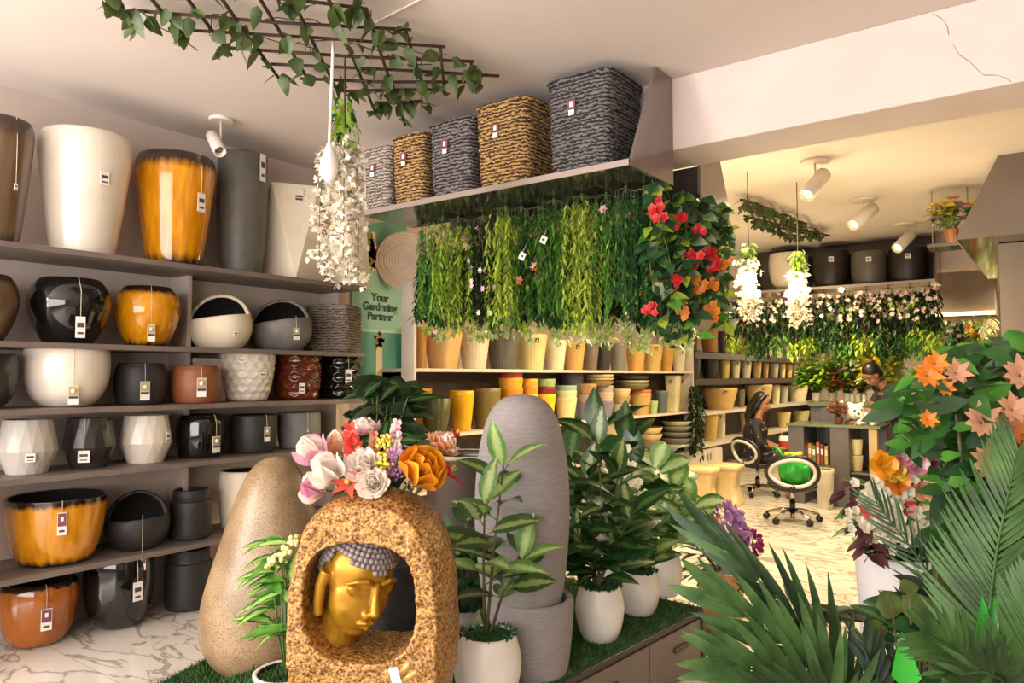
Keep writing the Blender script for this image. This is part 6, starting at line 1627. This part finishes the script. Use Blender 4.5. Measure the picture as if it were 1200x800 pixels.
# ------------------------------------------------------------------ right foreground
PALM = leaf_mat('palm_leaflet', '#13270d', '#2c4c20', scale=12, rough=.5); PALM2 = leaf_mat('palm_leaflet_light', '#213f18', '#4a7032', scale=12, rough=.55); PALMD = leaf_mat('palm_leaflet_dark', '#0d1f10', '#1f3a20', scale=12, rough=.5)
PALM3 = leaf_mat('palm_leaflet_pale', '#28491f', '#56793f', scale=12, rough=.45)
def bez(P, n=14):
    P = [Vector(p) for p in P]; out = []
    Q = [P[0]] + P + [P[-1]]
    for i in range(1, len(Q) - 2):
        for j in range(n):
            t = j / n; out.append(.5 * ((2 * Q[i]) + (Q[i + 1] - Q[i - 1]) * t + (2 * Q[i - 1] - 5 * Q[i] + 4 * Q[i + 1] - Q[i + 2]) * t * t + (3 * Q[i] - Q[i - 1] - 3 * Q[i + 1] + Q[i + 2]) * t ** 3))
    return out + [P[-1]]
def frond(parent, ctrl, n, L, W, m, ang=.9, nrm=None, droop=.25, start=.15, name='frond', flat=.12):
    """pinnate palm leaf along world control points"""
    o = Vector(parent.location); pts = [p - o for p in bez(ctrl)]
    b = MB(); b.tube(pts, [.007 * (1 - .75 * i / len(pts)) for i in range(len(pts))], PALM2, 6)
    for i in range(n):
        q = start + (1 - start) * i / (n - 1); s_ = q * (len(pts) - 1.001); j = int(s_); p = pts[j].lerp(pts[j + 1], s_ - j); tg = (pts[j + 1] - pts[j]).normalized()
        nn = nrm or (CAM - o - p)
        nn = Vector(nn).normalized(); sd = tg.cross(nn).normalized()
        l = L * (.55 + .9 * q - 1.05 * q * q) * 1.35 * rnd.uniform(.92, 1.06)
        for s in (-1, 1):
            a = ang * (1.12 - .55 * q) + rnd.uniform(-.05, .05)
            d = tg * cos(a) + sd * s * sin(a) + nn * flat + Vector((0, 0, -.12 * rnd.random()))
            b.leaf(p, d, nn + sd * s * .3, l, W * rnd.uniform(.85, 1.1), m if rnd.random() < .8 else PALM2, 6, 2, droop, .25)
    return b.build(name, parent)
# big palm at the front, right of the bench
o_ = pt(985, 900, 1.75); o_.z = .001
palm = thing('potted_palm', 'dark green areca palm with broad leaflets at the bottom front, left of the round leaves', 'potted palm', o_)
potmesh(T_CUP, .20, .42, m_slate, m_dark_in, 40).build('pot', palm); b = MB(); b.lathe([(.17, .36), (.005, .37)], m_soil, 20, capb=False); b.build('soil', palm)
root = Vector((o_.x, o_.y, .40))
for ctrl, n, L, W, m, ang in (([root, pt(990, 850, 1.75), pt(945, 740, 1.72), pt(838, 632, 1.80)], 13, .25, .024, PALM, .36),
                              ([root, pt(985, 840, 1.70), pt(930, 765, 1.62), pt(842, 700, 1.60)], 11, .20, .026, PALM3, .55),
                              ([root, pt(980, 850, 1.66), pt(925, 800, 1.58), pt(848, 775, 1.55)], 10, .20, .028, PALM3, .62),
                              ([root, pt(992, 860, 1.80), pt(985, 800, 1.82), pt(935, 705, 1.90)], 11, .10, .018, PALM, .5),
                              ([root, pt(1010, 860, 1.70), pt(1030, 810, 1.66), pt(1015, 755, 1.70)], 13, .11, .018, PALMD, .7),
                              ([root, pt(985, 860, 1.6), pt(960, 830, 1.5), pt(905, 815, 1.46)], 11, .15, .024, PALM, .7)):
    frond(palm, ctrl, n, L, W, m, ang, start=.32)
# horizontal reed garland
b = MB(); P0 = pt(945, 713, 2.0); pts = bez([pt(x, y, 2.05) for x, y in ((940, 711), (975, 716), (1010, 722), (1045, 726))], 5)
t_ = thing('garland', 'olive brown leafy garland stretched across behind the front palm', 'garland', P0)
b.tube([p - P0 for p in pts], .006, m_stemb, 6); b.build('cord', t_); b = MB()
for p in pts:
    for k in range(6): b.leaf(p - P0, Vector((rnd.gauss(0, .6), rnd.gauss(0, .6), rnd.uniform(-1, .3))) + RGT * .8, (0, -1, .6), .06, .018, leaf_mat('olive_leaf', '#3a3d22', '#6a6a44', scale=14), 3, 0, .2)
b.build('leaves', t_)
# tall white planter with mixed flowers
o_ = pt(1060, 800, 2.75); o_.z = .001; zr_ = pt(1060, 650, 2.75).z; k_ = 2.75 / FL
t_ = thing('flower_planter', 'tall white planter with white, orange and pink flowers behind the front palms', 'potted flowers', o_)
potmesh([(.66, 0), (.70, .02), (.84, .5), (.97, .95), (1, 1)], 52 * k_, zr_, mat('white_planter', '#dcd8d8', '#e4e0e0', rough=.35, scale=6), m_dark_in, 48, th=.02).build('planter', t_)
bs = MB(); bl = MB()
for i in range(60):
    x = rnd.uniform(1000, 1110); y = rnd.uniform(570, 655); p = pt(x, y, 2.75 + rnd.uniform(-.15, .2)) - o_
    if i % 3 == 0: bs.tube([(0, 0, zr_ * .92), p * .5 + Vector((0, 0, zr_ * .55)), p], .005, m_stemg, 5)
    a = rnd.uniform(0, 2 * PI); bl.leaf(p, (cos(a), sin(a), rnd.uniform(-.2, .6)), (0, -.5, 1), .10, .045, G_MID if i % 3 else L_LITE, 4, 0, .3)
for i in range(34):
    q = rnd.random(); p = pt(992 + 28 * q + rnd.uniform(-6, 8), 568 + 78 * q + rnd.uniform(-8, 8), 2.62) - o_
    a = rnd.uniform(0, 2 * PI); bl.leaf(p, (cos(a), sin(a), -.4), (0, -.6, 1), .07, .035, leaf_mat('plum_leaf', '#3f2024', '#6d4444', scale=16), 3, 0, .3)
bs.build('stems', t_); bl.build('leaves', t_)
m_creamf = leaf_mat('cream_floret', '#d8d0b4', '#ebe4cf', scale=20)
for x, y, r, m in ((1022, 588, .065, m_petalw), (1040, 600, .07, m_petalw), (1058, 582, .06, m_petalw), (1015, 608, .055, m_petalw), (1064, 605, .06, m_petalw), (1038, 578, .05, m_whitep), (1046, 628, .05, m_petalw),
                   (1018, 598, .04, m_coral), (1062, 595, .035, m_coral), (1034, 546, .06, m_org), (1050, 565, .055, m_orangep), (1070, 546, .06, m_pink), (1056, 538, .05, m_pink), (1087, 548, .045, m_mag), (1046, 552, .05, m_yellowp), (1078, 575, .045, m_peach)):
    b = MB()
    if m in (m_petalw, m_whitep):
        cluster(b, (0, 0, 0), r * 1.1, m_creamf, 26, (.5, -.75, .35), .27)
    else:
        tow = Vector((.55, -.78, .3)); u = tow.orthogonal().normalized(); v = tow.cross(u).normalized()
        for ring in range(2):
            for k in range(5):
                a = PI * 2 * k / 5 + ring * .6; o2 = u * cos(a) + v * sin(a)
                b.leaf(o2 * r * .05, o2 * (.45 + .4 * ring) + tow * (.9 - .3 * ring), tow - o2 * .5, r * .95, r * .75, m, 6, 4, .15, -.2)
    b.build('flower_head', t_, pt(x, y, 2.55) - o_)

m_dusk = leaf_mat('dusky_peach_petal', '#b98058', '#d8a98a', scale=16); m_rusto = leaf_mat('rust_orange_petal', '#a85a22', '#c97c3a', scale=16)
# leafy shrub with peach lilies, upper right
o_ = pt(1165, 900, 2.1); o_.z = .001
t_ = thing('potted_shrub', 'tall leafy shrub with peach and orange blossoms filling the right edge', 'potted plant', o_)
potmesh(T_CUP, .24, .5, m_slate, m_dark_in, 40).build('pot', t_)
L_SH = leaf_mat('shrub_leaf', '#1c421c', '#3a6c2c', scale=9, rough=.4); L_SH2 = leaf_mat('shrub_bright_leaf', '#33701f', '#5f9e3a', scale=9, rough=.4); L_SH3 = leaf_mat('shrub_grey_leaf', '#2c4630', '#4c6748', scale=9, rough=.4); L_BRZ = leaf_mat('bronze_leaf', '#6e4c2c', '#96704a', scale=9, rough=.4)
bs = MB(); bl = MB()
for i in range(16):
    tip = pt(rnd.uniform(1075, 1205), rnd.uniform(410, 520), 2.1 + rnd.uniform(-.2, .3)) - o_
    bs.tube([(rnd.uniform(-.08, .08), rnd.uniform(-.08, .08), .45), tip * .5 + Vector((0, 0, .25)), tip], [.012, .008, .004], m_stemb, 6)
for i in range(900):
    y = rnd.uniform(402, 690); xl = 1100 if y > 535 else (1052 if y > 450 else 1058 + (450 - y) * 1.3); x = rnd.uniform(xl, 1225)
    p = pt(x, y, 2.1 + rnd.uniform(-.25, .35)) - o_
    a = rnd.uniform(0, 2 * PI); d = Vector((cos(a), sin(a), rnd.uniform(-.7, .5)))
    if x < 1125 and rnd.random() < .55:
        bl.leaf(p, d, Vector((.4, -.6, .7)), rnd.uniform(.05, .075), rnd.uniform(.035, .05), rnd.choice((L_SH2, L_SH2, L_SH)), 4, 1, .2, .2); continue
    m = L_SH if rnd.random() < .5 else rnd.choice((L_SH2, L_SH3, L_SH, L_BRZ if rnd.random() < .5 else L_SH3, G_DEEP))
    bl.leaf(p, d, Vector((.4, -.6, .7)) + Vector((rnd.gauss(0, .3), rnd.gauss(0, .3), 0)), rnd.uniform(.07, .115), rnd.uniform(.045, .065), m, 5, rnd.choice((0, 1)), .3, .2, .015)
bs.build('stems', t_); bl.build('leaves', t_)
for x, y, r, m in ((1162, 545, .085, m_dusk), (1150, 495, .07, m_dusk), (1180, 500, .075, m_rusto), (1192, 520, .07, m_rusto), (1086, 440, .055, m_orangep), (1096, 426, .045, m_orangep), (1087, 492, .035, m_orangep), (1195, 440, .07, m_dusk), (1120, 437, .05, m_dusk), (1186, 480, .06, m_dusk), (1107, 455, .035, m_orangep)):
    b = MB(); tow = Vector((.45, -.8, .35)); u = tow.orthogonal().normalized(); v = tow.cross(u).normalized()
    for ring in range(2):
        for k in range(6):
            a = PI * 2 * k / 6 + ring * .5; o2 = u * cos(a) + v * sin(a); b.leaf(o2 * r * .04, o2 * (.5 + .4 * ring) + tow * .5, tow - o2 * .4, r * (.74 - .18 * ring), r * .36, m, 6, 0, .3, .15, .01)
    b.build('flower_head', t_, pt(x, y, 1.82) - o_)
# tall fine palm at the right edge
o_ = pt(1172, 950, 1.62); o_.z = .001
t_ = thing('potted_palm', 'green palm with fine feathered fronds at the lower right edge', 'potted palm', o_)
potmesh(T_CUP, .20, .40, m_slate, m_dark_in, 40).build('pot', t_)
root = Vector((o_.x, o_.y, .38))
for ctrl, n, L, W, m, ang in (([root, pt(1160, 780, 1.62), pt(1166, 660, 1.66), pt(1192, 530, 1.72)], 34, .20, .013, PALM2, .85),
                              ([root, pt(1150, 800, 1.75), pt(1100, 690, 1.85), pt(1028, 590, 1.95)], 24, .14, .008, PALM, .75),
                              ([root, pt(1160, 820, 1.5), pt(1130, 770, 1.42), pt(1085, 742, 1.38)], 20, .12, .014, PALM2, .8),
                              ([root, pt(1185, 830, 1.5), pt(1205, 770, 1.42), pt(1215, 700, 1.40)], 24, .14, .014, PALM2, .8),
                              ([root, pt(1180, 830, 1.45), pt(1160, 790, 1.36), pt(1130, 790, 1.32)], 18, .11, .014, PALM, .8)):
    frond(t_, ctrl, n, L, W, m, ang, start=.30)
# round-leaved eucalyptus and bright leaves
o_ = pt(1075, 930, 1.72); o_.z = .001
t_ = thing('potted_plant', 'low plant with round olive leaves and bright green blades at the bottom right', 'potted plant', o_)
potmesh(T_CUP, .19, .42, m_blackm, m_dark_in, 40).build('pot', t_)
bs = MB(); bl = MB(); L_EU = leaf_mat('eucalyptus_leaf', '#3d4a22', '#6f8040', scale=14, rough=.5); L_BRI = leaf_mat('vivid_green_leaf', '#1b7f18', '#2ea526', scale=4, rough=.35)
base = Vector((0, 0, .4))
for x, y, s in ((1045, 708, .075), (1078, 716, .085), (1066, 690, .05), (1108, 680, .065), (1120, 640, .055), (1100, 655, .05), (1128, 690, .07), (1085, 742, .07), (1030, 735, .05), (1140, 715, .07)):
    p = pt(x, y, 1.74) - o_; bs.tube([base, base.lerp(p, .6) + Vector((0, 0, .04)), p], .004, m_stemb, 5)
    bl.leaf(p - RGT * s * .5, RGT + Vector((0, 0, rnd.uniform(-.3, .3))), (CAM - o_ - p).normalized(), s, s * .85, L_EU, 6, 1, .1, .12)
for i in range(150):
    x = rnd.uniform(1040, 1150); y = rnd.uniform(690, 812); p = pt(x, y, 1.84 + rnd.uniform(-.1, .12)) - o_
    a = rnd.uniform(0, 2 * PI); bl.leaf(p, (cos(a), sin(a), rnd.uniform(-.3, .8)), (.3, -.6, .7), rnd.uniform(.07, .12), rnd.uniform(.03, .05), rnd.choice((PALMD, G_DEEP, L_BIG, G_BLACK)), 4, 0, .3, .2)
for x0, y0, x1, y1, w in ((1064, 812, 1058, 752, .045), (1158, 790, 1152, 712, .038), (1150, 770, 1170, 700, .03)):
    p = pt(x0, y0, 1.55) - o_; q = pt(x1, y1, 1.55) - o_; bs.tube([base, base.lerp(p, .7), p], .005, m_stemg, 5)
    bl.leaf(p, q - p, (CAM - o_ - p).normalized(), (q - p).length * 1.15, w * 1.25, L_BRI, 10, 5, .10, .3)
bs.build('stems', t_); bl.build('leaves', t_)
# ------------------------------------------------------------------ light
sc = bpy.context.scene
w = bpy.data.worlds.new('daylight'); sc.world = w; w.use_nodes = True
w.node_tree.nodes['Background'].inputs['Color'].default_value = (1, .96, .93, 1)
w.node_tree.nodes['Background'].inputs['Strength'].default_value = .32
def area(name, loc, target, sx, sy, power, col, spread=PI):
    l = bpy.data.lights.new(name, 'AREA'); l.shape = 'RECTANGLE'; l.size = sx; l.size_y = sy; l.energy = power; l.color = col; l.spread = spread
    o = bpy.data.objects.new(name, l); C.objects.link(o); o.location = loc
    o.rotation_euler = (Vector(target) - Vector(loc)).to_track_quat('-Z', 'Y').to_euler(); return o
def point(name, loc, power, col, r=.1):
    l = bpy.data.lights.new(name, 'POINT'); l.energy = power; l.color = col; l.shadow_soft_size = r
    o = bpy.data.objects.new(name, l); C.objects.link(o); o.location = loc; return o
def spot(name, loc, target, power, col, ang=70, r=.04):
    l = bpy.data.lights.new(name, 'SPOT'); l.energy = power; l.color = col; l.spot_size = math.radians(ang); l.spot_blend = .6; l.shadow_soft_size = r
    o = bpy.data.objects.new(name, l); C.objects.link(o); o.location = loc
    o.rotation_euler = (Vector(target) - Vector(loc)).to_track_quat('-Z', 'Y').to_euler(); return o
DAY = (1, .945, .90); WARM = (1, .80, .46)
area('shopfront_daylight', (-1.2, -2.6, 1.8), (-1.6, 3, 1.7), 6.0, 2.2, 245, DAY)
area('shopfront_daylight_side', (-4.7, -1.6, 1.9), (-2.2, 3, 1.5), 1.6, 2.2, 215, DAY)
for i, (x, y, z, p) in enumerate(((-2.5, 6.0, 2.0, 60), (-.9, 6.6, 2.0, 45), (-2.8, 8.4, 2.0, 60), (-2.6, 11.8, 2.0, 60), (-.4, 12.0, 2.0, 45), (-3.4, 15.0, 2.0, 50))):
    point('added_fill_point', (x, y, z), p * .36, WARM, .03)  # unseen warm points added in mid-air to fill the rear room
    spot('ceiling_downlight', (x + .3, y + .2, 3.0), (x + .3, y + .2, 0), p * 3.6, WARM, 150, .04)
for q in (BL1, BL2):
    l_ = q.location; point('blossom_lamp', (l_.x + .02, l_.y - .12, l_.z - .32), 15, WARM, .04)
for p_, d_ in SPOTS:
    spot('spot_lamp_beam', p_ + d_ * .03, p_ + d_, 90, WARM, 80, .03)
sc.view_settings.view_transform = 'Standard'; sc.view_settings.look = 'None'; sc.view_settings.gamma = 1; sc.view_settings.exposure = .46
sc.view_settings.use_curve_mapping = False
sc.cycles.use_denoising = True
sc.cycles.max_bounces = 8
sc.cycles.sample_clamp_indirect = 6
